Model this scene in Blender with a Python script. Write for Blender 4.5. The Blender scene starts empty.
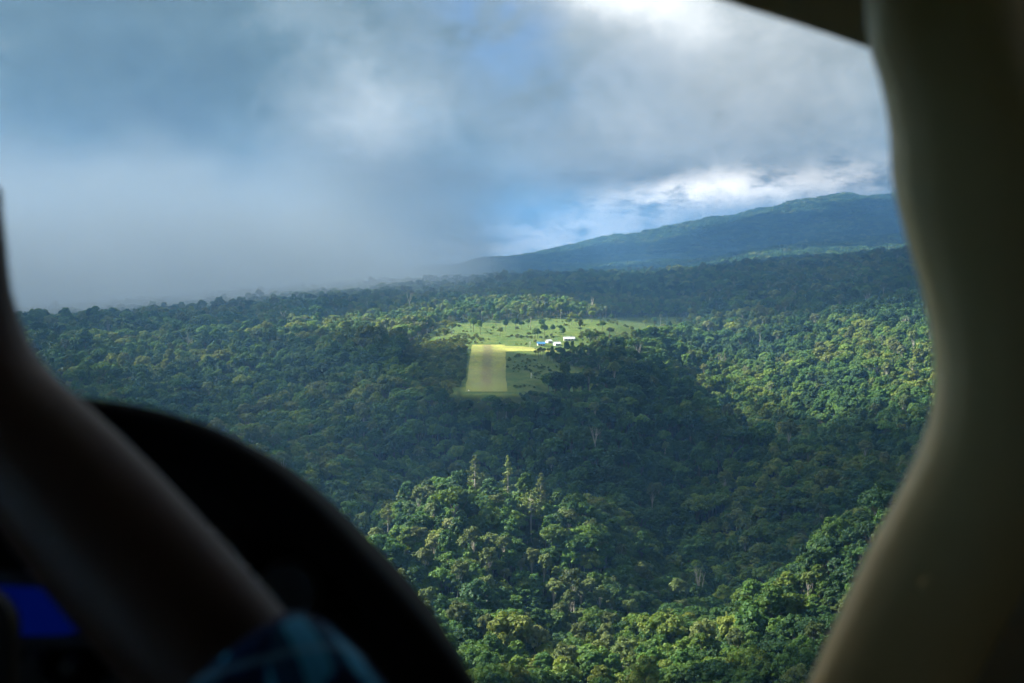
import bpy, bmesh, math, random
import numpy as np
from mathutils import Vector, Matrix, Euler
R = math.radians
rng = np.random.default_rng(7)
random.seed(7)
S = bpy.context.scene
C = S.collection

# ------------------------------------------------------------------ camera
CAMZ, FPX, PITCH = 300.0, 1422.0, math.atan((341.5 - 235.0) / 1422.0)
cam_d = bpy.data.cameras.new('camera')
cam = bpy.data.objects.new('camera', cam_d); C.objects.link(cam)
cam.location = (0, 0, CAMZ)
cam.rotation_euler = (math.pi / 2 - PITCH, 0, 0)
cam_d.sensor_width = 36.0
cam_d.lens = FPX / 1024 * 36.0
cam_d.clip_start = 0.05
cam_d.clip_end = 60000
cam_d.dof.use_dof = True
cam_d.dof.focus_distance = 1200.0
cam_d.dof.aperture_fstop = 6.0
S.camera = cam
CB = Matrix.Rotation(math.pi / 2 - PITCH, 3, 'X')      # camera basis

def ray(u, v):
    return (CB @ Vector(((u - 512) / FPX, -(v - 341.5) / FPX, -1.0))).normalized()

def at(u, v, d):
    """world point seen at photo pixel (u, v), d metres away over the ground"""
    r = ray(u, v); k = d / math.hypot(r.x, r.y)
    return Vector((r.x * k, r.y * k, CAMZ + r.z * k))

cp_, sp_ = math.cos(PITCH), math.sin(PITCH)
def project(x, y, z):
    zz = z - CAMZ
    dep = y * cp_ - zz * sp_
    up = y * sp_ + zz * cp_
    dep = np.maximum(dep, 1e-3)
    return 512 + FPX * x / dep, 341.5 - FPX * up / dep

# ------------------------------------------------------------------ light and sky
SUN_AZ, SUN_EL = R(-78), R(36)        # azimuth measured from +Y towards +X
sdir = Vector((math.sin(SUN_AZ) * math.cos(SUN_EL), math.cos(SUN_AZ) * math.cos(SUN_EL), math.sin(SUN_EL)))
sun_d = bpy.data.lights.new('sun', 'SUN')
sun_d.energy = 5.0; sun_d.angle = R(0.6); sun_d.color = (1.0, 0.93, 0.80)
sun = bpy.data.objects.new('sun', sun_d); C.objects.link(sun)
sun.location = (-200, 0, 700)
sun.rotation_euler = (-sdir).to_track_quat('-Z', 'Y').to_euler()

S.view_settings.view_transform = 'Standard'
S.view_settings.look = 'None'
S.view_settings.gamma = 1.0
S.view_settings.exposure = 2.25
S.view_settings.use_curve_mapping = False
cy = S.cycles
cy.use_denoising = True
try: cy.denoiser = 'OPENIMAGEDENOISE'
except Exception: pass
cy.max_bounces = 6; cy.diffuse_bounces = 3; cy.glossy_bounces = 2; cy.transmission_bounces = 3
cy.transparent_max_bounces = 12; cy.volume_bounces = 1
cy.caustics_reflective = False; cy.caustics_refractive = False
cy.sample_clamp_indirect = 4.0
cy.use_adaptive_sampling = True
cy.adaptive_threshold = 0.02

class NT:
    """small helper to write node trees"""
    def __init__(s, tree): s.t = tree; s.n = tree.nodes; s.l = tree.links
    def node(s, typ, **kw):
        n = s.n.new(typ)
        for k, v in kw.items(): setattr(n, k, v)
        return n
    def put(s, sock, v):
        if isinstance(v, bpy.types.NodeSocket): s.l.new(v, sock)
        else: sock.default_value = v
    def m(s, op, a, b=0.0, c=None, clamp=False):
        n = s.node('ShaderNodeMath', operation=op); n.use_clamp = clamp
        s.put(n.inputs[0], a); s.put(n.inputs[1], b)
        if c is not None: s.put(n.inputs[2], c)
        return n.outputs[0]
    def vm(s, op, a, b=(0, 0, 0), scale=None):
        n = s.node('ShaderNodeVectorMath', operation=op)
        s.put(n.inputs[0], a); s.put(n.inputs[1], b)
        if scale is not None: s.put(n.inputs['Scale'], scale)
        return n.outputs[0]
    def mix(s, f, a, b, blend='MIX'):
        n = s.node('ShaderNodeMix', data_type='RGBA', blend_type=blend)
        s.put(n.inputs[0], f); s.put(n.inputs[6], a); s.put(n.inputs[7], b)
        return n.outputs[2]
    def noise(s, vec, scale, detail=4.0, rough=0.55, dist=0.0):
        n = s.node('ShaderNodeTexNoise')
        s.put(n.inputs['Vector'], vec); n.inputs['Scale'].default_value = scale
        n.inputs['Detail'].default_value = detail; n.inputs['Roughness'].default_value = rough
        n.inputs['Distortion'].default_value = dist
        return n.outputs['Fac'] if 'Fac' in n.outputs else n.outputs[0]
    def ramp(s, f, stops, interp='LINEAR'):
        n = s.node('ShaderNodeValToRGB'); cr = n.color_ramp; cr.interpolation = interp
        while len(cr.elements) < len(stops): cr.elements.new(0.5)
        for e, (p, c) in zip(cr.elements, stops):
            e.position = p; e.color = c if len(c) == 4 else (*c, 1)
        s.put(n.inputs[0], f)
        return n.outputs[0]
    def smooth(s, x, a, b):
        n = s.node('ShaderNodeMapRange', interpolation_type='SMOOTHSTEP')
        s.put(n.inputs['Value'], x); n.inputs['From Min'].default_value = a; n.inputs['From Max'].default_value = b
        return n.outputs[0]

W = bpy.data.worlds.new('World'); S.world = W; W.use_nodes = True
def build_world():
    t = NT(W.node_tree); t.n.clear()
    out = t.node('ShaderNodeOutputWorld'); bg = t.node('ShaderNodeBackground')
    STR = 0.1
    bg.inputs['Strength'].default_value = STR
    sky = t.node('ShaderNodeTexSky', sky_type='NISHITA')
    sky.sun_disc = False; sky.sun_elevation = SUN_EL; sky.sun_rotation = SUN_AZ
    sky.altitude = 1500
    tc = t.node('ShaderNodeTexCoord'); d = tc.outputs['Generated']
    sx = t.node('ShaderNodeSeparateXYZ'); t.put(sx.inputs[0], d)
    az = t.m('ARCTAN2', sx.outputs[0], sx.outputs[1])
    el = t.m('ARCSINE', sx.outputs[2])
    # domain warp so that no edge of a cloud is geometric
    w1 = t.node('ShaderNodeTexNoise'); t.put(w1.inputs['Vector'], d); w1.inputs['Scale'].default_value = 9; w1.inputs['Detail'].default_value = 5
    sw = t.node('ShaderNodeSeparateColor'); t.put(sw.inputs[0], w1.outputs['Color'])
    azw = t.m('ADD', az, t.m('MULTIPLY', t.m('SUBTRACT', sw.outputs[0], 0.5), 0.11))
    elw = t.m('ADD', el, t.m('MULTIPLY', t.m('SUBTRACT', sw.outputs[1], 0.5), 0.07))
    def blob(u, v, su, sv, amp, tilt=0.0):
        r = ray(u, v); a0 = math.atan2(r.x, r.y); e0 = math.asin(r.z)
        da = t.m('SUBTRACT', azw, a0); de = t.m('SUBTRACT', elw, e0)
        if tilt: de = t.m('SUBTRACT', de, t.m('MULTIPLY', da, tilt))
        qa = t.m('MULTIPLY', da, FPX / su); qe = t.m('MULTIPLY', de, FPX / sv)
        q = t.m('ADD', t.m('MULTIPLY', qa, qa), t.m('MULTIPLY', qe, qe))
        return t.m('MULTIPLY', t.m('POWER', 2.71828, t.m('MULTIPLY', q, -1.0)), amp)
    dv = t.vm('MULTIPLY', d, (1, 1, 1.15))
    n1 = t.noise(dv, 5.0, 7, 0.55, 0.3)
    n2 = t.noise(dv, 16.0, 8, 0.62, 0.5); n4 = t.noise(dv, 60.0, 6, 0.65, 0.4)
    bright = t.m('ADD', 0.36, t.m('ADD', t.m('MULTIPLY', t.m('SUBTRACT', n1, 0.5), 0.34), t.m('ADD', t.m('MULTIPLY', t.m('SUBTRACT', n2, 0.5), 0.36), t.m('MULTIPLY', t.m('SUBTRACT', n4, 0.5), 0.17))))
    bright = t.m('ADD', bright, t.m('MULTIPLY', t.smooth(el, .13, .9), .34))       # thinner cloud towards the zenith
    for b in BLOBS: bright = t.m('ADD', bright, blob(*b))
    # white cumulus band low over the mountains
    band = blob(*BAND)
    n3 = t.noise(t.vm('MULTIPLY', d, (1, 1, 2.0)), 38.0, 8, 0.62)
    bandf = t.m('MULTIPLY', band, t.smooth(n3, 0.30, 0.62), clamp=True)
    col = t.ramp(bright, SKYRAMP)
    hole = t.m('ADD', blob(505, 40, 70, 75, 0.75, -0.3), blob(690, 95, 110, 60, 0.18))
    hole = t.m('ADD', hole, t.m('MULTIPLY', t.smooth(el, .20, .75), .75))  # blue sky opened overhead, out of view, to lift the shade
    hole = t.m('MULTIPLY', hole, t.smooth(n2, 0.3, 0.62), clamp=True)
    col = t.mix(bandf, col, (0.98, 0.91, 0.82, 1))                # sunlit cumulus, far off behind the haze
    cl = t.vm('SCALE', col, scale=1.0 / STR)
    skyc = t.mix(1.0, sky.outputs[0], (0.16, 0.21, 0.29, 1), 'MULTIPLY')
    t.put(bg.inputs['Color'], t.mix(hole, cl, skyc))
    t.l.new(bg.outputs[0], out.inputs[0])
BLOBS = [(150, 120, 190, 150, -0.10), (60, 30, 130, 120, -0.04), (345, 95, 70, 60, 0.30), (345, 185, 100, 70, 0.12), (280, 60, 50, 80, -0.06),
         (640, -20, 120, 50, 0.46), (720, 50, 140, 80, 0.17), (610, 165, 120, 45, 0.14), (820, 120, 170, 110, 0.20), (560, 130, 120, 60, 0.07),
         (440, 250, 120, 34, 0.42), (720, 186, 170, 16, -0.05), (100, 290, 220, 60, 0.0), (470, 130, 60, 60, -0.03)]
BAND = (605, 226, 215, 24, 1.3, 0.16)
SKYRAMP = [(0.0, (0.012, 0.018, 0.021)), (0.30, (0.038, 0.055, 0.060)), (0.50, (0.088, 0.105, 0.109)), (0.75, (0.185, 0.198, 0.199)), (1.0, (0.35, 0.355, 0.35))]
build_world()

# ------------------------------------------------------------------ generic helpers
def tag(o, label=None, cat=None, group=None, kind=None):
    if label: o['label'] = label
    if cat: o['category'] = cat
    if group: o['group'] = group
    if kind: o['kind'] = kind
    return o

def mesh_from(name, verts, faces, mats=(), smooth=False, fmat=None):
    me = bpy.data.meshes.new(name)
    me.from_pydata([tuple(v) for v in verts], [], [tuple(f) for f in faces])
    for m in mats: me.materials.append(m)
    if fmat is not None: me.polygons.foreach_set('material_index', np.asarray(fmat, np.int32))
    if smooth: me.polygons.foreach_set('use_smooth', np.ones(len(me.polygons), bool))
    me.update()
    return me

def link(name, me, parent=None, loc=None):
    o = bpy.data.objects.new(name, me); C.objects.link(o)
    if parent: o.parent = parent
    if loc is not None: o.location = loc
    return o

def empty(name, loc=(0, 0, 0), rz=0):
    o = bpy.data.objects.new(name, None); C.objects.link(o)
    o.location = loc; o.rotation_euler = (0, 0, rz); o.empty_display_size = 0.2
    return o

def mat(name):
    m = bpy.data.materials.new(name); m.use_nodes = True
    t = NT(m.node_tree); t.n.clear()
    o = t.node('ShaderNodeOutputMaterial')
    return m, t, o

def principled(t, o, col, rough=0.6, spec=0.3, normal=None):
    p = t.node('ShaderNodeBsdfPrincipled')
    t.put(p.inputs['Base Color'], col); t.put(p.inputs['Roughness'], rough)
    p.inputs['Specular IOR Level'].default_value = spec
    if normal is not None: t.put(p.inputs['Normal'], normal)
    t.l.new(p.outputs[0], o.inputs[0])
    return p

def bump(t, h, strength=0.3, dist=0.01):
    b = t.node('ShaderNodeBump'); b.inputs['Strength'].default_value = strength; b.inputs['Distance'].default_value = dist
    t.put(b.inputs['Height'], h); return b.outputs[0]

def plain(name, col, rough=0.6, spec=0.3, var=0.15, scale=8.0):
    m, t, o = mat(name)
    tc = t.node('ShaderNodeTexCoord')
    n = t.noise(tc.outputs['Object'], scale, 5)
    c = t.mix(n, tuple(x * (1 - var) for x in col) + (1,), tuple(min(1, x * (1 + var)) for x in col) + (1,))
    principled(t, o, c, rough, spec, bump(t, n, 0.15, 0.005))
    return m

def vnoise(x, y, s, seed=0):
    """value noise, arrays x, y in metres, feature size s"""
    x = np.asarray(x, float) / s + seed * 17.13; y = np.asarray(y, float) / s + seed * 31.7
    xi = np.floor(x).astype(np.int64); yi = np.floor(y).astype(np.int64)
    fx = x - xi; fy = y - yi
    fx = fx * fx * (3 - 2 * fx); fy = fy * fy * (3 - 2 * fy)
    def h(i, j):
        n = (i * 374761393 + j * 668265263 + seed * 974711) & 0x7fffffff
        n = ((n ^ (n >> 13)) * 1274126177) & 0x7fffffff
        return ((n ^ (n >> 16)) & 0xffff) / 65535.0
    return (h(xi, yi) * (1 - fx) + h(xi + 1, yi) * fx) * (1 - fy) + (h(xi, yi + 1) * (1 - fx) + h(xi + 1, yi + 1) * fx) * fy

def fbm(x, y, s, seed=0, octv=4):
    a, tot, r = 1.0, 0.0, 0.0
    for k in range(octv):
        r = r + a * vnoise(x, y, s / 2 ** k, seed + k); tot += a; a *= 0.5
    return r / tot

# ------------------------------------------------------------------ terrain
CAN = 17.0                         # mean height of the canopy above the ground
FOREST_PTS = [
 (-200, 800, 520), (200, 780, 520), (512, 780, 520), (850, 780, 480), (1250, 740, 480), (512, 1000, 340), (-300, 950, 340), (1200, 1000, 330),
 (300, 683, 650), (480, 683, 640), (650, 683, 640), (800, 690, 590), (0, 640, 700), (-250, 620, 720),
 (420, 600, 790), (550, 605, 800), (680, 625, 780), (300, 590, 800),
 (395, 512, 930), (430, 497, 950), (470, 487, 960), (540, 500, 945), (600, 535, 900), (340, 540, 900),
 (888, 497, 800), (826, 535, 760), (773, 588, 725), (950, 470, 830), (1100, 440, 850), (1300, 430, 850), (880, 600, 660),
 (800, 590, 880), (870, 545, 950), (720, 620, 880), (650, 590, 905),
 (700, 520, 1060), (780, 505, 1050), (850, 470, 1100), (920, 455, 1120), (1100, 430, 1150),
 (470, 512, 1035), (400, 520, 1020), (540, 520, 1020),
 (470, 450, 1120), (480, 408, 1190), (400, 440, 1130), (560, 480, 1075), (560, 425, 1165), (620, 450, 1130), (690, 475, 1110),
 (330, 440, 1130), (250, 470, 1060), (200, 410, 1230), (100, 400, 1240), (0, 390, 1250), (-250, 380, 1260), (150, 480, 1020), (0, 500, 980), (-250, 500, 980),
 (300, 362, 1380), (200, 352, 1430), (100, 348, 1450), (-100, 345, 1450), (-300, 345, 1450),
 (640, 378, 1290), (700, 405, 1240), (752, 438, 1190), (660, 440, 1180),
 (730, 432, 1400), (790, 450, 1330), (690, 385, 1520),
 (760, 400, 1500), (850, 395, 1440), (930, 400, 1380), (850, 430, 1280), (920, 430, 1250), (1150, 400, 1300),
 (700, 335, 1880), (800, 328, 1850), (920, 312, 1800), (1150, 305, 1800),
 (640, 318, 2050), (250, 322, 1800), (100, 325, 1700), (-200, 330, 1700),
 (300, 296, 2800), (500, 288, 2800), (700, 282, 2800), (920, 268, 2600), (100, 318, 2400), (-200, 332, 2400), (1150, 262, 2600),
 (300, 292, 4300), (500, 280, 4300), (700, 272, 4300), (920, 256, 4300), (-200, 324, 4300), (1200, 250, 4300),
 (460, 278, 6200), (600, 267, 6200), (750, 245, 6200), (920, 232, 6200), (-200, 320, 6200), (1250, 225, 6200),
 (700, 269, 5100), (920, 259, 5100), (500, 282, 5100), (600, 270, 7200), (750, 254, 7200), (920, 244, 7200), (1250, 240, 7200),
 (-300, 312, 9000), (300, 288, 9000), (400, 274, 9000), (460, 265, 9000), (520, 256, 9000), (570, 247, 9000), (620, 236, 9000), (700, 221, 9000), (760, 210, 9000),
 (820, 197, 9000), (870, 193, 9000), (940, 198, 9000), (1250, 215, 9000),
 (-300, 300, 14000), (300, 288, 14000), (600, 275, 14000), (900, 270, 14000), (1250, 270, 14000)]
BARE_PTS = [(465, 392, 1219), (507, 392, 1219), (486, 392, 1219), (472, 345, 1551), (505, 345, 1551), (488, 367, 1370), (470, 367, 1370), (508, 367, 1370),
 (560, 347, 1560), (590, 345, 1570), (540, 378, 1310), (590, 378, 1300), (430, 372, 1350), (400, 350, 1500),
 (400, 325, 1850), (520, 325, 1850), (620, 325, 1850), (400, 312, 2050), (520, 310, 2080)]
P, Z = [], []
for u, v, d in FOREST_PTS:
    p = at(u, v, d); P.append((math.atan2(p.x, p.y) * 3, math.log(d))); Z.append(p.z - CAN)
for u, v, d in BARE_PTS:
    p = at(u, v, d); P.append((math.atan2(p.x, p.y) * 3, math.log(d))); Z.append(p.z)
P = np.array(P); Z = np.array(Z)
def tps(r2): return 0.5 * r2 * np.log(r2 + 1e-12)
n = len(P)
K = tps(((P[:, None] - P[None]) ** 2).sum(-1)) + np.eye(n) * 2e-4
Q = np.c_[np.ones(n), P]
A = np.block([[K, Q], [Q.T, np.zeros((3, 3))]])
sol = np.linalg.solve(A, np.r_[Z, 0, 0, 0])

RW_N0, RW_N1 = at(465, 392, 1219), at(507, 392, 1219)
RW_F0, RW_F1 = at(471, 345, 1551), at(505, 345, 1551)
RWC_N, RWC_F = (RW_N0 + RW_N1) / 2, (RW_F0 + RW_F1) / 2
rw_axis = (RWC_F - RWC_N); RW_LEN = math.hypot(rw_axis.x, rw_axis.y)
ra = np.array([rw_axis.x, rw_axis.y]) / RW_LEN

def ground(x, y):
    x = np.asarray(x, float); y = np.asarray(y, float)
    shp = x.shape; x = x.ravel(); y = y.ravel()
    az = np.clip(np.arctan2(x, y), R(-34), R(34)); d = np.clip(np.hypot(x, y), 300, 14500)
    q = np.c_[az * 3, np.log(d)]
    z = np.empty(len(q))
    for i in range(0, len(q), 20000):
        s = q[i:i + 20000]
        k = tps(((s[:, None] - P[None]) ** 2).sum(-1))
        z[i:i + 20000] = k @ sol[:n] + np.c_[np.ones(len(s)), s] @ sol[n:]
    far = np.clip((d - 4500) / 3000, 0, 1)
    z = z + (fbm(x, y, 120, 3, 4) - 0.5) * 9 + far * ((fbm(x, y, 900, 9, 5) - 0.5) * 70 - np.abs(fbm(x, y, 700, 12, 5) - 0.5) * 260 + 26)
    # the levelled strip
    t = (x - RWC_N.x) * ra[0] + (y - RWC_N.y) * ra[1]
    w = (x - RWC_N.x) * -ra[1] + (y - RWC_N.y) * ra[0]
    tt = np.clip(t / RW_LEN, -0.02, 1.02)
    zr = RWC_N.z + (RWC_F.z - RWC_N.z) * (tt + 0.05 * np.sin(tt * math.pi))
    e = np.maximum(np.maximum(np.abs(w) - 24, -t - 12), np.maximum(t - RW_LEN - 15, 0))
    b = np.clip(1 - e / 45, 0, 1); b = b * b * (3 - 2 * b)
    z = z * (1 - b) + zr * b
    return z.reshape(shp)

def in_poly(u, v, poly):
    u = np.asarray(u); v = np.asarray(v); ins = np.zeros(u.shape, bool)
    j = len(poly) - 1
    for i in range(len(poly)):
        xi, yi = poly[i]; xj, yj = poly[j]
        c = ((yi > v) != (yj > v)) & (u < (xj - xi) * (v - yi) / (yj - yi + 1e-12) + xi)
        ins ^= c; j = i
    return ins
# clearings, measured on the photograph and carried to the ground
LAWN = [(461, 395), (606, 395), (600, 372), (560, 362), (548, 357), (600, 351), (592, 339), (466, 341)]
SCRUB = [(395, 392), (458, 396), (470, 343), (592, 338), (612, 352), (690, 332), (690, 317), (560, 318), (450, 323), (415, 340), (405, 352)]
GARDEN = [(315, 345), (325, 318), (420, 300), (560, 296), (700, 298), (705, 335), (640, 350), (420, 352)]      # pale regrowth round the clearing
LANE = [(530, 351), (604, 353), (640, 372), (600, 376), (560, 367), (540, 360)]     # a row of dark trees between huts and meadow

# ------------------------------------------------------------------ materials of the land
def leaf_material(name, stops, trans=0.35):
    m, t, o = mat(name)
    oi = t.node('ShaderNodeObjectInfo')
    at_ = t.node('ShaderNodeAttribute', attribute_name='tint')
    pa = t.node('ShaderNodeAttribute', attribute_name='patch', attribute_type='INSTANCER').outputs['Fac']
    f = t.m('ADD', t.m('MULTIPLY_ADD', oi.outputs['Random'], .75, t.m('MULTIPLY', t.m('SUBTRACT', pa, .35), .9)), t.m('MULTIPLY', t.m('SUBTRACT', at_.outputs['Fac'], 0.5), 0.35), clamp=True)
    c = t.ramp(f, stops)
    val = t.m('MULTIPLY_ADD', t.m('FRACT', t.m('MULTIPLY', oi.outputs['Random'], 37.7)), 0.62, 0.66)
    hs = t.node('ShaderNodeHueSaturation'); t.put(hs.inputs['Color'], c); t.put(hs.inputs['Value'], val); hs.inputs['Saturation'].default_value = 1.0
    c = hs.outputs[0]
    df = t.node('ShaderNodeBsdfPrincipled'); t.put(df.inputs['Base Color'], c); df.inputs['Roughness'].default_value = 0.62
    df.inputs['Specular IOR Level'].default_value = 0.25
    tr = t.node('ShaderNodeBsdfTranslucent')
    t.put(tr.inputs['Color'], t.mix(1.0, c, (1.25, 1.15, 0.55, 1), 'MULTIPLY'))
    mx = t.node('ShaderNodeMixShader'); mx.inputs[0].default_value = trans
    t.l.new(df.outputs[0], mx.inputs[1]); t.l.new(tr.outputs[0], mx.inputs[2]); t.l.new(mx.outputs[0], o.inputs[0])
    return m
LEAF = leaf_material('rainforest_leaves', [(0.0, (0.034, 0.086, 0.032)), (0.3, (0.056, 0.135, 0.032)), (0.6, (0.088, 0.175, 0.032)), (0.85, (0.130, 0.208, 0.034)), (1.0, (0.180, 0.225, 0.042))])
PALE = leaf_material('pale_leaves', [(0.0, (0.10, 0.15, 0.045)), (0.5, (0.13, 0.18, 0.055)), (1.0, (0.17, 0.20, 0.07))])
NEEDLE = leaf_material('conifer_needles', [(0.0, (0.12, 0.18, 0.05)), (1.0, (0.18, 0.23, 0.07))], 0.3)
SHRUB = leaf_material('shrub_leaves', [(0.0, (0.05, 0.10, 0.02)), (0.5, (0.10, 0.16, 0.03)), (1.0, (0.17, 0.20, 0.045))])

def bark_material(name, a, b):
    m, t, o = mat(name)
    tc = t.node('ShaderNodeTexCoord')
    nz = t.noise(t.vm('MULTIPLY', tc.outputs['Object'], (3, 3, 0.5)), 1.5, 5)
    principled(t, o, t.mix(nz, (*a, 1), (*b, 1)), 0.85, 0.15, bump(t, nz, 0.4, 0.05))
    return m
BARK = bark_material('grey_bark', (0.07, 0.06, 0.045), (0.20, 0.18, 0.14))
PALEBARK = bark_material('pale_bark', (0.28, 0.26, 0.21), (0.50, 0.47, 0.40))

m, t, o = mat('hill_ground')
tc = t.node('ShaderNodeTexCoord'); ob = tc.outputs['Object']
lawn = t.node('ShaderNodeAttribute', attribute_name='lawn').outputs['Fac']
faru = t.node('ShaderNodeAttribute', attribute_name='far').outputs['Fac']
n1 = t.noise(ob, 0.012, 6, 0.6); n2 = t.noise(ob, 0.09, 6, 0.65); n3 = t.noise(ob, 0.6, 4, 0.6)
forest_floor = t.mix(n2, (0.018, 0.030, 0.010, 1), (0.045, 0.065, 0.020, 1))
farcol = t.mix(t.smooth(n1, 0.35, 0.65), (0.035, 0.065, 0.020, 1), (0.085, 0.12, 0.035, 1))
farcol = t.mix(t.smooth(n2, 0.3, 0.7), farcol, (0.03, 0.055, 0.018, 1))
grass = t.mix(t.smooth(n2, 0.36, 0.62), (0.050, 0.098, 0.024, 1), (0.120, 0.148, 0.036, 1))
grass = t.mix(t.m('MULTIPLY', n3, 0.6), grass, (0.05, 0.085, 0.02, 1))
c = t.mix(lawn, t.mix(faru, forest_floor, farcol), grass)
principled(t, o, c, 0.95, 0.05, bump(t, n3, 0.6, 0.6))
GROUND = m

# ------------------------------------------------------------------ ground sheet
def polar_ground():
    az = np.r_[np.linspace(-180, -60, 13)[:-1], np.linspace(-60, -28, 33)[:-1], np.linspace(-28, 28, 421), np.linspace(28, 60, 33)[1:], np.linspace(60, 180, 13)[1:-1]]
    az = np.radians(az)
    d = np.r_[[60, 150, 250], np.exp(np.linspace(math.log(330), math.log(15000), 520)), [20000]]
    AZ, D = np.meshgrid(az, d)
    X = D * np.sin(AZ); Y = D * np.cos(AZ)
    Zg = ground(X, Y)
    na, nd = len(az), len(d)
    V = np.c_[X.ravel(), Y.ravel(), Zg.ravel()]
    i = np.arange(nd - 1)[:, None] * na; j = np.arange(na)[None]; j2 = (j + 1) % na
    F = np.stack([i + j, i + j2, i + na + j2, i + na + j], -1).reshape(-1, 4)
    F = F[:, ::-1]
    vv = np.r_[V, [[0, 0, V[:na, 2].mean()]]]
    fc = [(int((k + 1) % na), int(k), len(V)) for k in range(na)]
    me = bpy.data.meshes.new('ground')
    me.from_pydata(vv.tolist(), [], F.tolist() + fc)
    me.polygons.foreach_set('use_smooth', np.ones(len(me.polygons), bool))
    u, v = project(vv[:, 0], vv[:, 1], vv[:, 2])
    front = vv[:, 1] > 200
    lw = (in_poly(u, v, LAWN) | in_poly(u, v, SCRUB)) & front & (np.hypot(vv[:, 0], vv[:, 1]) < 2300)
    a = me.attributes.new('lawn', 'FLOAT', 'POINT'); a.data.foreach_set('value', lw.astype(np.float32))
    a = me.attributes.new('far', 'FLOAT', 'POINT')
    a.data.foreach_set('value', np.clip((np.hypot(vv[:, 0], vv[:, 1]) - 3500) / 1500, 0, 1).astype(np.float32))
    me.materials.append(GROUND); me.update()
    # normals up
    if me.polygons[len(me.polygons) // 2].normal.z < 0: me.flip_normals()
    return tag(link('ground', me), 'forested hills and plateau under the trees reaching to far mountains', 'ground', kind='structure')
polar_ground()

# ------------------------------------------------------------------ the grass airstrip
m, t, o = mat('mown_grass_strip')
uvn = t.node('ShaderNodeAttribute', attribute_name='strip'); sv = t.node('ShaderNodeSeparateXYZ'); t.put(sv.inputs[0], uvn.outputs['Vector'])
tcs = t.node('ShaderNodeTexCoord'); ob = tcs.outputs['Object']
nA = t.noise(ob, 0.06, 7, 0.7); nB = t.noise(ob, 0.3, 6, 0.7)
g = t.mix(t.smooth(nA, 0.3, 0.7), (0.21, 0.265, 0.065, 1), (0.35, 0.35, 0.09, 1))
g = t.mix(t.m('MULTIPLY', t.smooth(nB, .4, .7), 0.75), g, (0.13, 0.155, 0.045, 1))
# mowing bands across the strip, worn brown wheel track down its middle, near half painted darker for its weaker sun
bands = t.m('MULTIPLY', t.smooth(t.m('SINE', t.m('ADD', t.m('MULTIPLY', sv.outputs[1], 30.0), t.m('MULTIPLY', nA, 4.0))), -0.3, 0.6), 0.22)
g = t.mix(bands, g, (0.42, 0.38, 0.10, 1))
g = t.mix(t.m('MULTIPLY', t.smooth(t.m('ADD', sv.outputs[1], t.m('MULTIPLY', nA, 0.2)), 0.62, 0.42), 0.75), g, (0.155, 0.185, 0.062, 1))
nS = t.noise(t.vm('MULTIPLY', uvn.outputs['Vector'], (4.0, 9.0, 1.0)), 1.6, 6, .7)
g = t.mix(t.m('MULTIPLY', t.smooth(nS, .45, .68), .65), g, (0.19, 0.165, 0.07, 1))
trk = t.m('MULTIPLY', t.smooth(t.m('ABSOLUTE', t.m('ADD', sv.outputs[0], t.m('MULTIPLY', t.m('SUBTRACT', nA, 0.5), 0.5))), 0.42, 0.12), t.smooth(nB, 0.3, 0.55))
g = t.mix(t.m('MULTIPLY', trk, 0.85), g, (0.16, 0.14, 0.075, 1))
g = t.mix(t.m('MULTIPLY', t.smooth(t.m('ADD', sv.outputs[1], t.m('MULTIPLY', nA, 0.1)), 0.22, 0.10), .6), g, (0.17, 0.20, 0.055, 1))
principled(t, o, g, 0.95, 0.05, bump(t, nB, 0.5, 0.3))
STRIP = m
nx, ny = 14, 70
vs, st = [], []
for j in range(ny + 1):
    for i in range(nx + 1):
        s = i / nx * 2 - 1; q = j / ny
        wob = 1 + 0.12 * (fbm(np.array(q * 330), np.array(50.0 * (s > 0)), 30, 5, 5) - 0.5) * 1.5
        wd = 18.0 * (1 + 0.02 * s) * wob
        x = RWC_N.x + ra[0] * q * RW_LEN - ra[1] * s * -wd; y = RWC_N.y + ra[1] * q * RW_LEN + ra[0] * s * -wd
        vs.append([x, y]); st.append((s, q, 0))
vs = np.array(vs, float)
zz = ground(vs[:, 0], vs[:, 1]) + 0.35
faces = [(j * (nx + 1) + i, j * (nx + 1) + i + 1, (j + 1) * (nx + 1) + i + 1, (j + 1) * (nx + 1) + i) for j in range(ny) for i in range(nx)]
me = mesh_from('airstrip', np.c_[vs, zz], faces, [STRIP], True)
if me.polygons[0].normal.z < 0: me.flip_normals()
a = me.attributes.new('strip', 'FLOAT_VECTOR', 'POINT'); a.data.foreach_set('vector', np.array(st, np.float32).ravel())
tag(link('airstrip_runway', me), 'pale yellow mown grass airstrip on the plateau edge', 'runway', kind='structure')

# worn grass apron from the head of the strip across to the huts
vs, st, nx, ny = [], [], 24, 8
for j in range(ny + 1):
    for i in range(nx + 1):
        q, s_ = i / nx, j / ny; w_ = 17.5 + 62 * q; tt = RW_LEN - 62 + 18 * q + (48 - 22 * q) * s_ + 5 * (float(fbm(np.array(w_), np.array(s_ * 90.0), 14, 66, 3)) - .5)
        vs.append([RWC_N.x + ra[0] * tt + ra[1] * w_, RWC_N.y + ra[1] * tt - ra[0] * w_]); st.append((.75 - .3 * s_, .72 + .25 * s_, 0))
vs = np.array(vs, float)
faces = [(j * (nx + 1) + i, j * (nx + 1) + i + 1, (j + 1) * (nx + 1) + i + 1, (j + 1) * (nx + 1) + i) for j in range(ny) for i in range(nx)]
me = mesh_from('apron', np.c_[vs, ground(vs[:, 0], vs[:, 1]) + .3], faces, [STRIP], True)
if me.polygons[0].normal.z < 0: me.flip_normals()
a = me.attributes.new('strip', 'FLOAT_VECTOR', 'POINT'); a.data.foreach_set('vector', np.array(st, np.float32).ravel())
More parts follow.
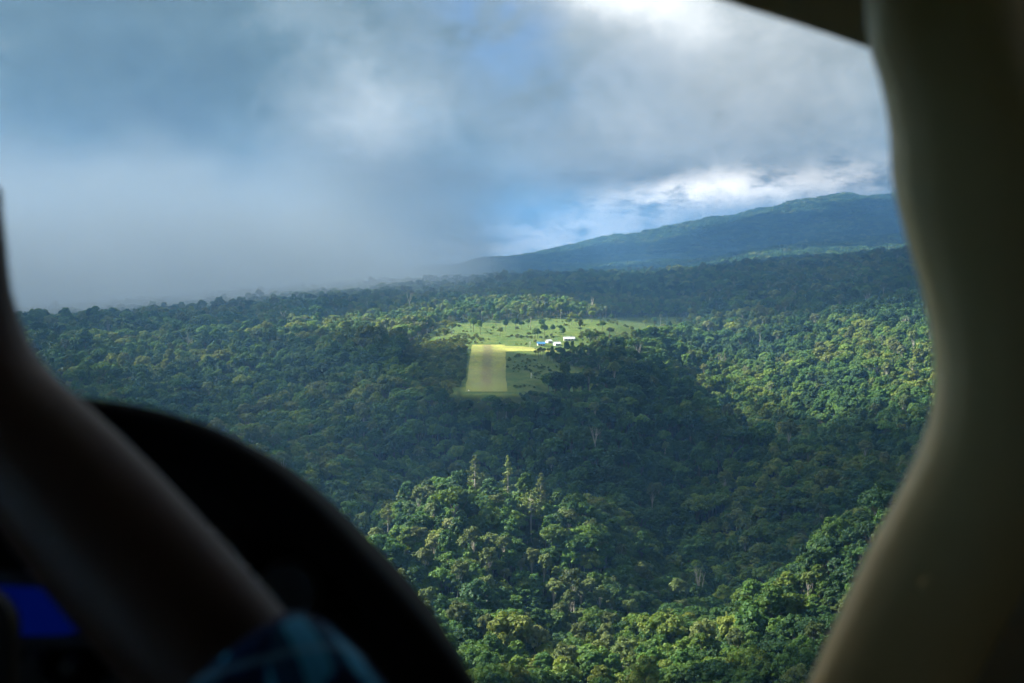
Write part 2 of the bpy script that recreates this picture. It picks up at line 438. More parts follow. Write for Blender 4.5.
tag(link('airstrip_apron_path', me), 'yellow worn grass apron between the head of the strip and the huts', 'path', kind='structure')

# ------------------------------------------------------------------ trees: shapes
def leaf_quads(cen, nor, size):
    """one small bent leaf clump (a quad) at each centre, facing along nor"""
    n = len(cen)
    nor = nor / (np.linalg.norm(nor, axis=1, keepdims=True) + 1e-9)
    r = rng.normal(size=(n, 3)); a = np.cross(nor, r); a /= (np.linalg.norm(a, axis=1, keepdims=True) + 1e-9)
    b = np.cross(nor, a)
    s = size[:, None]; asp = rng.uniform(0.55, 1.0, n)[:, None]
    V = np.stack([cen - a * s, cen - b * s * asp, cen + a * s, cen + b * s * asp], 1).reshape(-1, 3)
    F = np.arange(n * 4).reshape(n, 4)
    return V, F

def limb(p0, p1, r0, r1, seg=6):
    p0 = np.array(p0, float); p1 = np.array(p1, float)
    d = p1 - p0; d /= np.linalg.norm(d) + 1e-9
    a = np.cross(d, [0.3, 0.9, 0.2]); a /= np.linalg.norm(a) + 1e-9; b = np.cross(d, a)
    th = np.linspace(0, 2 * np.pi, seg, endpoint=False)
    ring = np.cos(th)[:, None] * a + np.sin(th)[:, None] * b
    V = np.r_[p0 + ring * r0, p1 + ring * r1]
    F = [(i, (i + 1) % seg, seg + (i + 1) % seg, seg + i) for i in range(seg)]
    return V, F

class Mesher:
    def __init__(s): s.v = []; s.f = []; s.n = 0; s.t = []
    def add(s, V, F, tint=None):
        s.v.append(np.asarray(V, float)); s.f += [tuple(int(x) + s.n for x in f) for f in F]
        s.t.append(np.full(len(V), 0.5) if tint is None else np.asarray(tint)); s.n += len(V)
        return s
    def mesh(s, name, mats, smooth=False, fmat=None):
        me = mesh_from(name, np.concatenate(s.v), s.f, mats, smooth, fmat)
        a = me.attributes.new('tint', 'FLOAT', 'POINT'); a.data.foreach_set('value', np.concatenate(s.t).astype(np.float32))
        return me

def crown_lobes(H, Rc, nl, hz, form):
    """lobes spread over the upper and side surface of a crown Rc wide, hz deep (half height), topping out at H"""
    L = []; zc = H - hz
    for k in range(nl):
        ph = (k + .5) / nl; cz = 1 - 1.62 * ph + rng.uniform(-.08, .08); cz = max(-.65, min(1, cz))     # from the top down past the equator
        th = k * 2.39996 + rng.uniform(-.5, .5); sr = math.sqrt(max(0, 1 - cz * cz))
        q = rng.uniform(.60, .88)
        if form == 'tall': sr = sr ** .7
        r = Rc * rng.uniform(.17, .38)
        if form == 'umbrella': r *= .8
        bulge = rng.uniform(.7, 1.25)
        L.append((Rc * sr * q * bulge * math.cos(th), Rc * sr * q * bulge * math.sin(th), zc + hz * cz * q - r * .1, r))
    return L

def make_crown(H, Rc, nl, nleaf, flat, form, ls=(0.38, 0.75)):
    L = crown_lobes(H, Rc, nl, flat, form)
    M = Mesher()
    w = np.array([l[3] ** 2 for l in L]); w = w / w.sum()
    for (x, y, z, r), p in zip(L, w):
        k = max(20, int(nleaf * p))
        d = rng.normal(size=(k, 3)); d[:, 2] = np.abs(d[:, 2]) * 1.15 - 0.35
        d /= np.linalg.norm(d, axis=1, keepdims=True)
        rad = r * rng.uniform(0.72, 1.08, (k, 1)) ; d2 = d * [1, 1, 0.8]
        cen = np.array([x, y, z]) + d2 * rad
        nor = d + rng.normal(size=(k, 3)) * 0.45 + [0, 0, 0.25]
        V, F = leaf_quads(cen, nor, rng.uniform(*ls, k))
        tl = rng.uniform(0.2, 0.8) ; tint = np.repeat(np.clip(tl + rng.normal(0, 0.18, k), 0, 1), 4)
        M.add(V, F, tint)
    # the ragged inner fill that keeps daylight from pouring straight through
    k = nleaf // 7
    i = rng.integers(0, len(L), k); LL = np.array(L)[i]
    d = rng.normal(size=(k, 3)); d /= np.linalg.norm(d, axis=1, keepdims=True)
    V, F = leaf_quads(LL[:, :3] + d * LL[:, 3:] * rng.uniform(0.1, 0.6, (k, 1)), rng.normal(size=(k, 3)) + [0, 0, 0.6], rng.uniform(0.7, 1.2, k))
    M.add(V, F, np.repeat(rng.uniform(0, 0.4, k), 4))
    return M, L

def make_trunk(H, L, r0, lean=0.4):
    M = Mesher()
    top = np.array([rng.uniform(-lean, lean), rng.uniform(-lean, lean), H * 0.62])
    mid = top * [0.4, 0.4, 0.5] + [0, 0, 0]
    M.add(*limb((0, 0, -2.5), mid, r0 * 1.25, r0 * 0.9, 7)); M.add(*limb(mid, top, r0 * 0.9, r0 * 0.62, 7))
    for (x, y, z, r) in sorted(L, key=lambda l: -l[3])[:9]:
        s = mid + (top - mid) * rng.uniform(0.4, 1.0)
        M.add(*limb(s, (x, y, z), r0 * 0.38, r0 * 0.12, 5))
    return M

def tree_form(H, Rc, nl, nleaf, flat, form, r0, ls=(0.38, 0.75)):
    cm, L = make_crown(H, Rc, nl, nleaf, flat, form, ls)
    return cm, make_trunk(H, L, r0)

def palm_form(H):
    cm = Mesher()
    for k in range(18):
        th = k * 2.4 + rng.uniform(-.2, .2); rise = rng.uniform(0.1, 1.0); ln = rng.uniform(3.4, 4.6)
        prev = np.array([0, 0, H]); d = np.array([math.cos(th), math.sin(th), rise]); side = np.array([-math.sin(th), math.cos(th), 0])
        for q in range(6):
            nxt = prev + d * ln / 6 / np.linalg.norm(d); w0 = 0.75 * math.sin((q + .6) / 6.6 * math.pi); w1 = 0.75 * math.sin((q + 1.6) / 6.6 * math.pi) if q < 5 else 0.02
            for sgn in (-1, 1):
                V = [prev, nxt, nxt + side * sgn * w1 - [0, 0, w1 * .45], prev + side * sgn * w0 - [0, 0, w0 * .45]]
                cm.add(V, [(0, 1, 2, 3)], np.full(4, rng.uniform(.3, .7)))
            prev = nxt; d = d - [0, 0, 0.34]
    tm = Mesher(); tm.add(*limb((0, 0, -2.5), (0.3, 0.2, H * .5), .28, .22, 7)); tm.add(*limb((0.3, 0.2, H * .5), (0, 0, H), .22, .17, 7))
    return cm, tm

def shrub_form(H, Rc, nleaf):
    cm, L = make_crown(H, Rc, 7, nleaf, H * .5, 'round', (0.3, 0.6))
    tm = Mesher()
    for (x, y, z, r) in L[:4]: tm.add(*limb((0, 0, -.8), (x, y, z), .09, .04, 5))
    return cm, tm

FORMS = [
 ('broad round crown', tree_form(23, 6.2, 36, 2000, 5.6, 'round', .40), LEAF, BARK),
 ('dense lumpy crown', tree_form(21, 5.4, 36, 2000, 6.2, 'round', .36), LEAF, BARK),
 ('flat spreading crown', tree_form(26, 7.8, 42, 2000, 3.6, 'umbrella', .45), LEAF, BARK),
 ('tall narrow crown', tree_form(28, 4.3, 36, 2000, 8.5, 'tall', .36), LEAF, BARK),
 ('low tight crown', tree_form(15, 4.3, 22, 1300, 4.6, 'round', .26), LEAF, BARK),
 ('open pale crown', tree_form(30, 5.2, 24, 1300, 5.2, 'round', .40), PALE, PALEBARK),
 ('uneven wide crown', tree_form(24, 7.0, 26, 2000, 5.4, 'round', .42), LEAF, BARK),
 ('feathery fronds', palm_form(15), LEAF, BARK),
 ('shrub', shrub_form(4.2, 2.8, 420), SHRUB, BARK),
]
FORM_H = np.array([23, 21, 26, 28, 15, 31, 24, 18.5, 4.2])

proto_col = bpy.data.collections.new('tree_forms')        # only instanced by the forest, not placed in the scene
crown_me, trunk_me = [], []
for k, (desc, (cm, tm), lm, bm_) in enumerate(FORMS):
    crown_me.append(cm.mesh('crown', [lm])); trunk_me.append(tm.mesh('trunk', [bm_], True))
    J = Mesher(); nc = len(cm.f); J.v = cm.v + tm.v; J.t = cm.t + tm.t
    J.f = list(cm.f) + [tuple(i + cm.n for i in f) for f in tm.f]
    me = J.mesh('tree_form', [lm, bm_], False, [0] * nc + [1] * len(tm.f))
    po = bpy.data.objects.new('tree_form_%s' % 'abcdefghijkl'[k], me); proto_col.objects.link(po)
# a clump of canopy for the far plateau and mountains
J = Mesher()
for k in range(7):
    th = rng.uniform(0, 6.28); rr = rng.uniform(0, 11); cx, cy_ = rr * math.cos(th), rr * math.sin(th); r = rng.uniform(4.5, 7); z = rng.uniform(13, 20)
    kk = 70; dd = rng.normal(size=(kk, 3)); dd[:, 2] = np.abs(dd[:, 2]); dd /= np.linalg.norm(dd, axis=1, keepdims=True)
    V, F = leaf_quads(np.array([cx, cy_, z - r * .6]) + dd * r * rng.uniform(.8, 1.05, (kk, 1)), dd + rng.normal(size=(kk, 3)) * .4, rng.uniform(1.2, 2.2, kk))
    J.add(V, F, np.repeat(np.clip(rng.uniform(.2, .8) + rng.normal(0, .1, kk), 0, 1), 4))
po = bpy.data.objects.new('tree_form_z', J.mesh('tree_form', [LEAF])); proto_col.objects.link(po)
CLUMP = len(FORMS)

# ------------------------------------------------------------------ trees: where they stand
CONIFERS = [(475, 455, 958, 40), (508, 455, 962, 36), (541, 472, 955, 34), (531, 490, 905, 68), (388, 503, 935, 34)]
def scatter(d0, d1, step, azmax):
    xs = np.arange(-d1 * math.sin(azmax) - 50, d1 * math.sin(azmax) + 50, step); ys = np.arange(d0 * math.cos(azmax) - 10, d1, step)
    X, Y = np.meshgrid(xs, ys); X = X + (np.arange(len(ys)) % 2)[:, None] * step / 2
    X = (X + rng.uniform(-.48, .48, X.shape) * step).ravel(); Y = (Y + rng.uniform(-.48, .48, Y.shape) * step).ravel()
    d = np.hypot(X, Y); k = (d >= d0) & (d < d1) & (np.abs(np.arctan2(X, Y)) < azmax)
    return X[k], Y[k], d[k]
bands = [scatter(430, 1100, 6.0, R(25)), scatter(1100, 1750, 6.8, R(25)), scatter(1750, 3000, 9.0, R(24)), scatter(3000, 4600, 13.0, R(23)), scatter(4600, 9600, 24.0, R(23))]
X = np.concatenate([b[0] for b in bands]); Y = np.concatenate([b[1] for b in bands]); D = np.concatenate([b[2] for b in bands])
band_id = np.repeat([0, 0, 1, 2, 3], [len(b[0]) for b in bands])
ZG = ground(X, Y)
U, V = project(X, Y, ZG)
N = len(X)
kinds = rng.choice([0, 1, 2, 3, 4, 5, 6, 7], N, p=[.22, .22, .06, .15, .15, .02, .15, .03])
patch = fbm(X, Y, 160, 21, 3)
kinds = np.where((patch > .60) & (rng.uniform(size=N) < .10), 5, kinds)
kinds = np.where((patch < .40) & (rng.uniform(size=N) < .4), 4, kinds)
scale = rng.uniform(0.58, 1.10, N) * (0.80 + 0.4 * fbm(X, Y, 90, 33, 2))
scale = np.where((rng.uniform(size=N) < .035) & (D < 1600), scale * 1.35, scale)
scale = np.where(band_id == 1, scale * 1.05, scale); scale = np.where(band_id == 2, scale * 1.3, scale)
kinds = np.where(band_id == 3, CLUMP, kinds); scale = np.where(band_id == 3, rng.uniform(.7, 1.25, N), scale)
lawn = in_poly(U, V, LAWN) & (D < 2300); lane = in_poly(U, V, LANE) & (D < 2300)
scrub = in_poly(U, V, SCRUB) & (D < 2300) & ~lawn
keep = np.ones(N, bool)
rt = (X - RWC_N.x) * ra[0] + (Y - RWC_N.y) * ra[1]; rwid = np.abs((X - RWC_N.x) * -ra[1] + (Y - RWC_N.y) * ra[0])
keep &= ~((rwid < 19.5) & (rt > -2) & (rt < RW_LEN + 8))
r1 = rng.uniform(size=N)
keep &= ~(lawn & ~lane & (r1 > .55))
garden = in_poly(U, V, GARDEN) & (D < 2600) & ~lawn & ~scrub
leftm = scrub & (U < 470) & (V > 343)
scale = np.where(garden, scale * .72, scale)
sm = scrub & ((r1 > .03) | leftm)
kinds = np.where(sm | (lawn & ~lane), 8, kinds); scale = np.where(sm | (lawn & ~lane), rng.uniform(.3, 1.0, N) * np.where(lawn, .75, 1), scale)
clus = fbm(X, Y, 38, 55, 3)
smooth_band = in_poly(U, V, [(420, 336), (440, 322), (560, 318), (680, 314), (676, 326), (600, 338)]) & (D < 2300)
keep &= ~(sm & ~leftm & ((clus < .47) | (smooth_band & (r1 < .90))))
scale = np.where(leftm, rng.uniform(.7, 1.7, N), scale)
keep &= ~(lawn & ~lane & (clus < .46))
keep &= ~((rt > RW_LEN - 70) & (rt < RW_LEN) & (rwid < 85) & (U > 505) & (kinds == 8))
scale = np.where(scrub & ~sm, scale * .7, scale)
scale = np.where(lane & (kinds != 8), scale * .5, scale)
# approach path kept low so that the strip stays in sight; nothing tall right beside it
HH = np.r_[FORM_H, 22.0][kinds] * scale
app = (U > 392) & (U < 612) & (D < 1235) & (D > 1040)
_, vtop = project(X, Y, ZG + HH)
vlim = np.where(U < 452, 386, np.where(U < 520, 395, 391))
over = app & (vtop < vlim)
hmax = np.clip((V - vlim) / FPX * D, 0, None)
scale = np.where(over, scale * np.clip(hmax / HH, 0, 1), scale)
keep &= ~(over & (hmax < 2.5))
near_strip = (rwid < 34) & (rt > -40) & (rt < RW_LEN + 40)
scale = np.where(near_strip & (kinds != 8), scale * .45, scale)
# nothing growing through the huts
for hu, hv, hd in [(541, 346, 1560), (548, 346, 1590), (557, 346, 1568), (569, 342, 1610)]:
    hp = at(hu, hv, hd); keep &= np.hypot(X - hp.x, Y - hp.y) > 14
    keep &= ~((np.abs(U - hu) < 9) & (D < hd) & (D > hd - 130) & (V - HH * FPX / D < 347) )
for cu, cv_, cd, ch in CONIFERS:
    cp0 = at(cu, cv_, cd); keep &= np.hypot(X - cp0.x, Y - cp0.y) > 6
    inf = (np.abs(U - cu) < 14) & (D < cd + 6) & (D > cd - 75); cap = np.clip((V - cv_ - ch) / FPX * D, 6, None)
    scale = np.where(inf & (HH > cap), scale * cap / HH, scale)
X, Y, D, ZG, U, V, kinds, scale = (a[keep] for a in (X, Y, D, ZG, U, V, kinds, scale))
HH = np.r_[FORM_H, 22.0][kinds] * scale
N = len(X); rots = rng.uniform(0, 6.283, N)
lean = rng.normal(0, .04, (N, 2))

# those seen largest are trees of their own
WINDOW = [(0, 180), (30, 310), (90, 400), (200, 425), (320, 510), (410, 610), (468, 683), (806, 683), (890, 500), (928, 400), (925, 310), (890, 180), (865, 45), (700, 0), (0, 0)]
vmid = V - HH * .75 * FPX / D
seen = in_poly(U, np.clip(vmid, 0, 682), WINDOW) & (kinds < 8) & (vmid < 684)
order = np.argsort(np.where(seen, D / np.maximum(HH, 6) ** .4, 1e9))[:292]
single = np.zeros(N, bool); single[order] = True
ZN = [(450, 'beside the black hood'), (500, 'left of the lower forest'), (560, 'straight below the conifers'), (620, 'right below the conifers'), (680, 'in the central forest'), (730, 'left of the shaded gully'), (780, 'below the shaded gully'), (2000, 'beside the window post')]
RN = [(585, 'top row'), (610, 'upper row'), (632, 'middle row'), (655, 'lower row'), (2000, 'bottom row')]
def copy_tree(k, i):
    e = empty('rainforest_tree', (X[i], Y[i], ZG[i] - .2), rots[i])
    e.rotation_euler = (lean[i, 0], lean[i, 1], rots[i]); e.scale = (scale[i],) * 3
    c = link('crown', crown_me[k], e); c['patch'] = float(PATCH[i]); tr = link('trunk', trunk_me[k], e)
    z1 = next(s for lim, s in ZN if U[i] < lim); z2 = next(s for lim, s in RN if vmid[i] < lim)
    tag(e, '%s tree with %s, %s, %s' % ('small' if HH[i] < 17 else 'mid-sized' if HH[i] < 22 else 'big' if HH[i] < 27 else 'very tall', FORMS[k][0], z1, z2), 'tree', 'rainforest trees on the near slope')
PATCH = np.clip(fbm(X, Y, 75, 51, 3) * 1.9 - .45 + .45 * (in_poly(U, V, GARDEN) & (D < 2600)), 0, 1)
for i in order: copy_tree(int(kinds[i]), int(i))

# the rest of the forest, far past counting
me = bpy.data.meshes.new('forest')
rest = ~single
me.from_pydata(np.c_[X, Y, ZG - .2][rest].tolist(), [], [])
def pattr(nm, typ, arr, key):
    a = me.attributes.new(nm, typ, 'POINT'); a.data.foreach_set(key, np.ascontiguousarray(arr).ravel())
pattr('patch', 'FLOAT', PATCH[rest].astype(np.float32), 'value')
pattr('form', 'INT', kinds[rest].astype(np.int32), 'value')
pattr('turn', 'FLOAT_VECTOR', np.c_[lean, rots][rest].astype(np.float32), 'vector')
sc3 = np.c_[scale * rng.uniform(.8, 1.3, N), scale * rng.uniform(.8, 1.3, N), scale * rng.uniform(.85, 1.12, N)]
pattr('size', 'FLOAT_VECTOR', sc3[rest].astype(np.float32), 'vector')
fo = link('forest', me)
tag(fo, 'dense rainforest covering the hills, plateau and far slopes', 'forest', kind='stuff')
ng = bpy.data.node_groups.new('forest_trees', 'GeometryNodeTree')
ng.interface.new_socket('Geometry', in_out='INPUT', socket_type='NodeSocketGeometry')
ng.interface.new_socket('Geometry', in_out='OUTPUT', socket_type='NodeSocketGeometry')
gi = ng.nodes.new('NodeGroupInput'); go = ng.nodes.new('NodeGroupOutput')
ip = ng.nodes.new('GeometryNodeInstanceOnPoints'); ci = ng.nodes.new('GeometryNodeCollectionInfo')
ci.inputs['Collection'].default_value = proto_col; ci.inputs['Separate Children'].default_value = True; ci.inputs['Reset Children'].default_value = True
def nattr(nm, typ):
    q = ng.nodes.new('GeometryNodeInputNamedAttribute'); q.data_type = typ; q.inputs['Name'].default_value = nm; return q.outputs['Attribute']
ip.inputs['Pick Instance'].default_value = True
e2r = ng.nodes.new('FunctionNodeEulerToRotation')
ng.links.new(nattr('turn', 'FLOAT_VECTOR'), e2r.inputs[0])
ng.links.new(gi.outputs[0], ip.inputs['Points']); ng.links.new(ci.outputs[0], ip.inputs['Instance'])
ng.links.new(nattr('form', 'INT'), ip.inputs['Instance Index']); ng.links.new(e2r.outputs[0], ip.inputs['Rotation'])
ng.links.new(nattr('size', 'FLOAT_VECTOR'), ip.inputs['Scale']); ng.links.new(ip.outputs[0], go.inputs[0])
md = fo.modifiers.new('trees', 'NODES'); md.node_group = ng
print('TREES', N, 'single', single.sum())

# ------------------------------------------------------------------ conifers standing out of the canopy
def conifer(u, v_top, d, H, spread, label, dens=1.0):
    p = at(u, v_top, d); zg = float(ground(np.array([p.x]), np.array([p.y]))[0])
    H = p.z - zg
    e = empty('conifer', (p.x, p.y, zg - .3), rng.uniform(0, 6))
    tm = Mesher(); tm.add(*limb((0, 0, -1), (0, 0, H * .5), .62, .45, 8)); tm.add(*limb((0, 0, H * .5), (0, 0, H), .45, .07, 8))
    cm = Mesher()
    z = H * .40
    while z < H - .3:
        q = (z - H * .4) / (H * .6)
        nb = int(rng.integers(4, 7)); ln0 = spread * (1 - q) ** .75 * (0.55 + .45 * min(1, q * 4)) + .5
        for b in range(nb):
            if rng.uniform() > .80 * dens: continue
            th = rng.uniform(0, 6.283); ln = ln0 * rng.uniform(.55, 1.15); tip = np.array([math.cos(th) * ln, math.sin(th) * ln, z + ln * rng.uniform(-.05, .4)])
            tm.add(*limb((0, 0, z), tip, .10, .03, 4))
            k = int(14 + ln * 10); tt = rng.uniform(.30, 1.05, (k, 1)) ** .7
            cen = np.array([0, 0, z]) + (tip - [0, 0, z]) * tt + rng.normal(0, .30, (k, 3))
            V_, F_ = leaf_quads(cen, rng.normal(size=(k, 3)) + [0, 0, .5], rng.uniform(.3, .65, k))
            cm.add(V_, F_, np.repeat(np.clip(.5 + rng.normal(0, .2, k), 0, 1), 4))
        z += rng.uniform(.9, 1.8)
    link('trunk', tm.mesh('trunk', [PALEBARK], True), e); link('crown', cm.mesh('crown', [NEEDLE]), e)['patch'] = .8
    return tag(e, label, 'conifer', 'tall conifers on the spur')
conifer(475, 455, 958, 44, 8.0, 'pale pointed conifer rising from the crest of the sunlit spur, left of its slimmer twin')
conifer(508, 455, 962, 44, 5.0, 'slim ragged conifer with a bushy tip on the spur crest, right of the pointed one', .75)
conifer(541, 472, 955, 40, 5.5, 'soft grey-green conifer half in shade at the right end of the spur crest')
conifer(531, 490, 905, 46, 12.0, 'broadest and lowest conifer, wide drooping tiers, on the right flank of the spur', 1.25)
conifer(388, 503, 935, 40, 4.5, 'thin pale conifer alone near the edge of the black hood', .6)

# ------------------------------------------------------------------ bare dead trees
def dead_tree(u, v_top, d, H, label, width=.3):
    p = at(u, v_top, d); zg = float(ground(np.array([p.x]), np.array([p.y]))[0]); H = max(H, p.z - zg)
    e = empty('dead_tree', (p.x, p.y, zg - .3), rng.uniform(0, 6))
    M = Mesher(); fork = H * .55
    M.add(*limb((0, 0, -1), (.3, 0, fork), .6, .42, 7))
    B = Mesher()
    for k in range(5):
        th = k * 1.26 + rng.uniform(-.3, .3); tip = np.array([math.cos(th) * H * width * rng.uniform(.5, 1), math.sin(th) * H * width * rng.uniform(.5, 1), H * rng.uniform(.85, 1.0)])
        s = np.array([.3, 0, fork * rng.uniform(.85, 1)]); mid = s + (tip - s) * .55 + rng.normal(0, .6, 3)
        B.add(*limb(s, mid, .32, .2, 5)); B.add(*limb(mid, tip, .2, .08, 5))
        for q in range(3):
            B.add(*limb(mid + (tip - mid) * rng.uniform(0, .7), tip + rng.normal(0, 2.4, 3), .11, .04, 4))
    link('trunk', M.mesh('trunk', [PALEBARK], True), e); link('branches', B.mesh('branches', [PALEBARK], True), e)
    return tag(e, label, 'dead tree', 'bare dead trees')
dead_tree(857, 278, 2350, 34, 'bare forked white dead tree high on the far dark forest by the window post', .35)
dead_tree(867, 303, 1950, 34, 'pale bare trunk standing just below the forked dead tree', .12)
dead_tree(284, 320, 1800, 32, 'bare white dead tree near the low cloud on the far left', .2)
dead_tree(637, 347, 1450, 30, 'pale dead trunk among dark trees right of the huts', .22)
dead_tree(722, 352, 1640, 30, 'leaning pale dead trunk on the sunlit slope behind the dark knoll', .16)
dead_tree(905, 318, 1720, 30, 'slender bare trunk on the lit slope hard against the window post', .15)
dead_tree(410, 304, 2000, 30, 'bare grey tree in the pale regrowth behind and left of the strip', .2)
dead_tree(592, 303, 2050, 30, 'thin bare tree in the regrowth straight behind the long hut', .14)
dead_tree(700, 566, 930, 30, 'white bare trunk down in the shaded gully below the knoll', .12)
dead_tree(190, 352, 1450, 30, 'lone bare trunk in the dim forest at the far left', .15)
dead_tree(595, 432, 1125, 36, 'thin grey dead trunk in the deep shade below the meadow', .14)

# ------------------------------------------------------------------ huts
def painted(name, col, rough=.4): return plain(name, col, rough, .4, .08, 1.5)
BLUE = painted('blue_roof_paint', (0.06, 0.20, 0.40)); WHITE = painted('white_roof_sheet', (0.58, 0.62, 0.64)); CREAM = painted('cream_wall', (0.62, 0.60, 0.52))
WALLW = painted('white_wall', (0.78, 0.78, 0.76)); DARK = painted('dark_opening', (0.02, 0.022, 0.025)); WOOD = painted('timber', (0.22, 0.15, 0.09))
def box_v(x0, x1, y0, y1, z0, z1):
    V = [(x, y, z) for z in (z0, z1) for y in (y0, y1) for x in (x0, x1)]
    return V, [(0, 2, 3, 1), (4, 5, 7, 6), (0, 1, 5, 4), (2, 6, 7, 3), (0, 4, 6, 2), (1, 3, 7, 5)]
def hut(u, v, d, w, dp, hw, hr, rz, roofm, wallm, label, veranda=False):
    p = at(u, v, d); zg = float(ground(np.array([p.x]), np.array([p.y]))[0])
    e = empty('hut', (p.x, p.y, zg - .2), rz)
    m = Mesher(); m.add(*box_v(-w / 2, w / 2, -dp / 2, dp / 2, 0, hw))
    g = [(-w / 2, -dp / 2, hw), (-w / 2, dp / 2, hw), (-w / 2, 0, hw + hr * .93), (w / 2, -dp / 2, hw), (w / 2, dp / 2, hw), (w / 2, 0, hw + hr * .93)]
    m.add(g, [(0, 2, 1), (3, 4, 5)])
    link('wall', m.mesh('wall', [wallm]), e)
    ov = .6; r = Mesher(); y = dp / 2 + ov; zz = hw - hr * ov / (dp / 2); x = w / 2 + ov; th = .12
    for s in (-1, 1):
        V_ = [(-x, s * y, zz), (x, s * y, zz), (x, 0, hw + hr), (-x, 0, hw + hr), (-x, s * y, zz + th), (x, s * y, zz + th), (x, 0, hw + hr + th), (-x, 0, hw + hr + th)]
        r.add(V_, [(0, 1, 2, 3), (4, 7, 6, 5), (0, 4, 5, 1), (1, 5, 6, 2), (2, 6, 7, 3), (3, 7, 4, 0)])
    rf = link('roof', r.mesh('roof', [roofm]), e)
    rc = Mesher(); rc.add(*limb((-x, 0, hw + hr + th), (x, 0, hw + hr + th), .13, .13, 6)); link('ridge_cap', rc.mesh('ridge_cap', [roofm]), rf)
    dm = Mesher(); dm.add(*box_v(-.5, .5, -dp / 2 - .06, -dp / 2 + .02, 0, 2.1)); link('door', dm.mesh('door', [WOOD]), e)
    for wx in (-w * .3, w * .3):
        wm = Mesher(); wm.add(*box_v(wx - .7, wx + .7, -dp / 2 - .05, -dp / 2 + .02, 1.1, 2.2)); wo = link('window', wm.mesh('window', [DARK]), e)
        sm_ = Mesher(); sm_.add(*box_v(wx - .8, wx + .8, -dp / 2 - .18, -dp / 2 - .05, 1.0, 1.09)); link('sill', sm_.mesh('sill', [WALLW]), wo)
    return tag(e, label, 'hut', 'huts by the airstrip')
hut(541, 346, 1560, 8.0, 6, 2.4, 1.7, R(8), BLUE, WALLW, 'white hut with a bright blue roof at the end of the yellow grass')
hut(548.5, 345.5, 1590, 5.5, 6, 2.4, 1.6, R(35), WHITE, CREAM, 'small white-roofed hut just right of and behind the blue-roofed one')
hut(557, 346, 1568, 6.5, 6, 2.4, 1.7, R(20), WHITE, WALLW, 'low white hut in the middle of the row, nearest the dark trees')
hut(569, 342, 1612, 12, 7, 2.4, 1.8, R(6), WHITE, CREAM, 'longest hut with a white sheet roof at the right end of the row')

def marker(name, u, v, d, h, label):
    p = at(u, v, d); zg = float(ground(np.array([p.x]), np.array([p.y]))[0])
    e = empty(name, (p.x, p.y, zg - .1), .4)
    m_ = Mesher(); m_.add(*limb((0, 0, 0), (0, 0, h), .16, .12, 8)); link('pole', m_.mesh('pole', [WALLW], True), e)
    s_ = Mesher(); s_.add(*limb((0, 0, h - .5), (.5, -.2, h - 2.0), .55, .42, 8)); s_.add(*limb((.5, -.2, h - 2.0), (.7, -.3, h - 3.2), .42, .25, 8)); link('sock', s_.mesh('sock', [WALLW], True), e)
    b_ = Mesher(); b_.add(*limb((0, 0, 0), (0, 0, .25), .6, .6, 8)); link('base', b_.mesh('base', [WALLW]), e)
    return tag(e, label, 'windsock')
marker('windsock', 531, 382, 1300, 5.0, 'limp white windsock on a short pole in the shaded meadow')
marker('windsock', 530, 347, 1545, 5.5, 'pale windsock pole at the head of the strip beside the blue-roofed hut')
p = RW_N0 + Vector((3, 4, 0)); zg = float(ground(np.array([p.x]), np.array([p.y]))[0])
cm = Mesher(); cm.add(*limb((0, 0, 0), (0, 0, .9), .75, .12, 10)); cm.add(*box_v(-.8, .8, -.8, .8, -.05, .06))
tag(link('runway_marker', cm.mesh('runway_marker', [WALLW]), None, (p.x, p.y, zg + .4)), 'tiny white cone marker at the near left corner of the airstrip', 'marker')

# ------------------------------------------------------------------ unseen cloud deck overhead, shaped to cast the cloud shadows
LIT = [  # pixel, distance, half-width (m), half-depth (m), openness: where the photograph shows sun on the ground
 (400, 520, 915, 90, 90, 1.0), (130, 350, 1450, 200, 130, .68), (260, 400, 1240, 170, 110, .58), (490, 515, 920, 62, 80, 1.0), (440, 580, 810, 95, 75, .85), (560, 645, 700, 160, 85, .78), (740, 660, 650, 110, 60, .56), (610, 585, 810, 80, 50, .6), (840, 570, 720, 60, 60, .46), (890, 500, 800, 60, 60, .52), (870, 428, 1270, 80, 80, .62),
 (500, 350, 1540, 75, 75, 1.0), (440, 330, 1760, 170, 170, 1.0), (600, 325, 1850, 190, 150, 1.0), (476, 380, 1290, 27, 80, .66), (560, 312, 2020, 190, 120, 1.0), (370, 338, 1700, 130, 120, 1.0), (310, 330, 1760, 70, 80, .9),
 (800, 380, 1560, 150, 190, 1.0), (900, 350, 1600, 120, 260, .9), (690, 350, 1720, 90, 140, 1.0), (440, 372, 1340, 40, 40, .7),
 (215, 330, 1600, 55, 70, .9), (350, 490, 1000, 30, 50, .7), (680, 302, 2200, 180, 110, .6)]
def openness(x, y):
    o_ = np.zeros(x.shape); d = np.hypot(x, y)
    wx = x + (fbm(x, y, 90, 41, 3) - .5) * 60; wy = y + (fbm(x, y, 90, 47, 3) - .5) * 90
    for u, v, dd, sx, sy, am in LIT:
        c = at(u, v, dd); r2 = ((wx - c.x) / sx / 1.4) ** 2 + ((wy - c.y) / sy / 1.4) ** 2
        o_ = np.maximum(o_, am * np.clip(1.55 - 0.95 * np.sqrt(r2), 0, 1))
    farn = np.clip((x + 200) / 500, 0, 1) * np.clip((fbm(x, y, 700, 61, 4) - np.where(d > 6200, .44, .49)) * 6, 0, 1) * np.clip((d - 2500) / 800, 0, 1)
    o_ = np.maximum(o_, .60 * np.clip((700 - x) / 900, 0, 1) * np.clip((y - 2000) / 300, 0, 1))      # deck opened evenly on the left so sun lights the low cloud
    return np.maximum(o_, farn * .8)
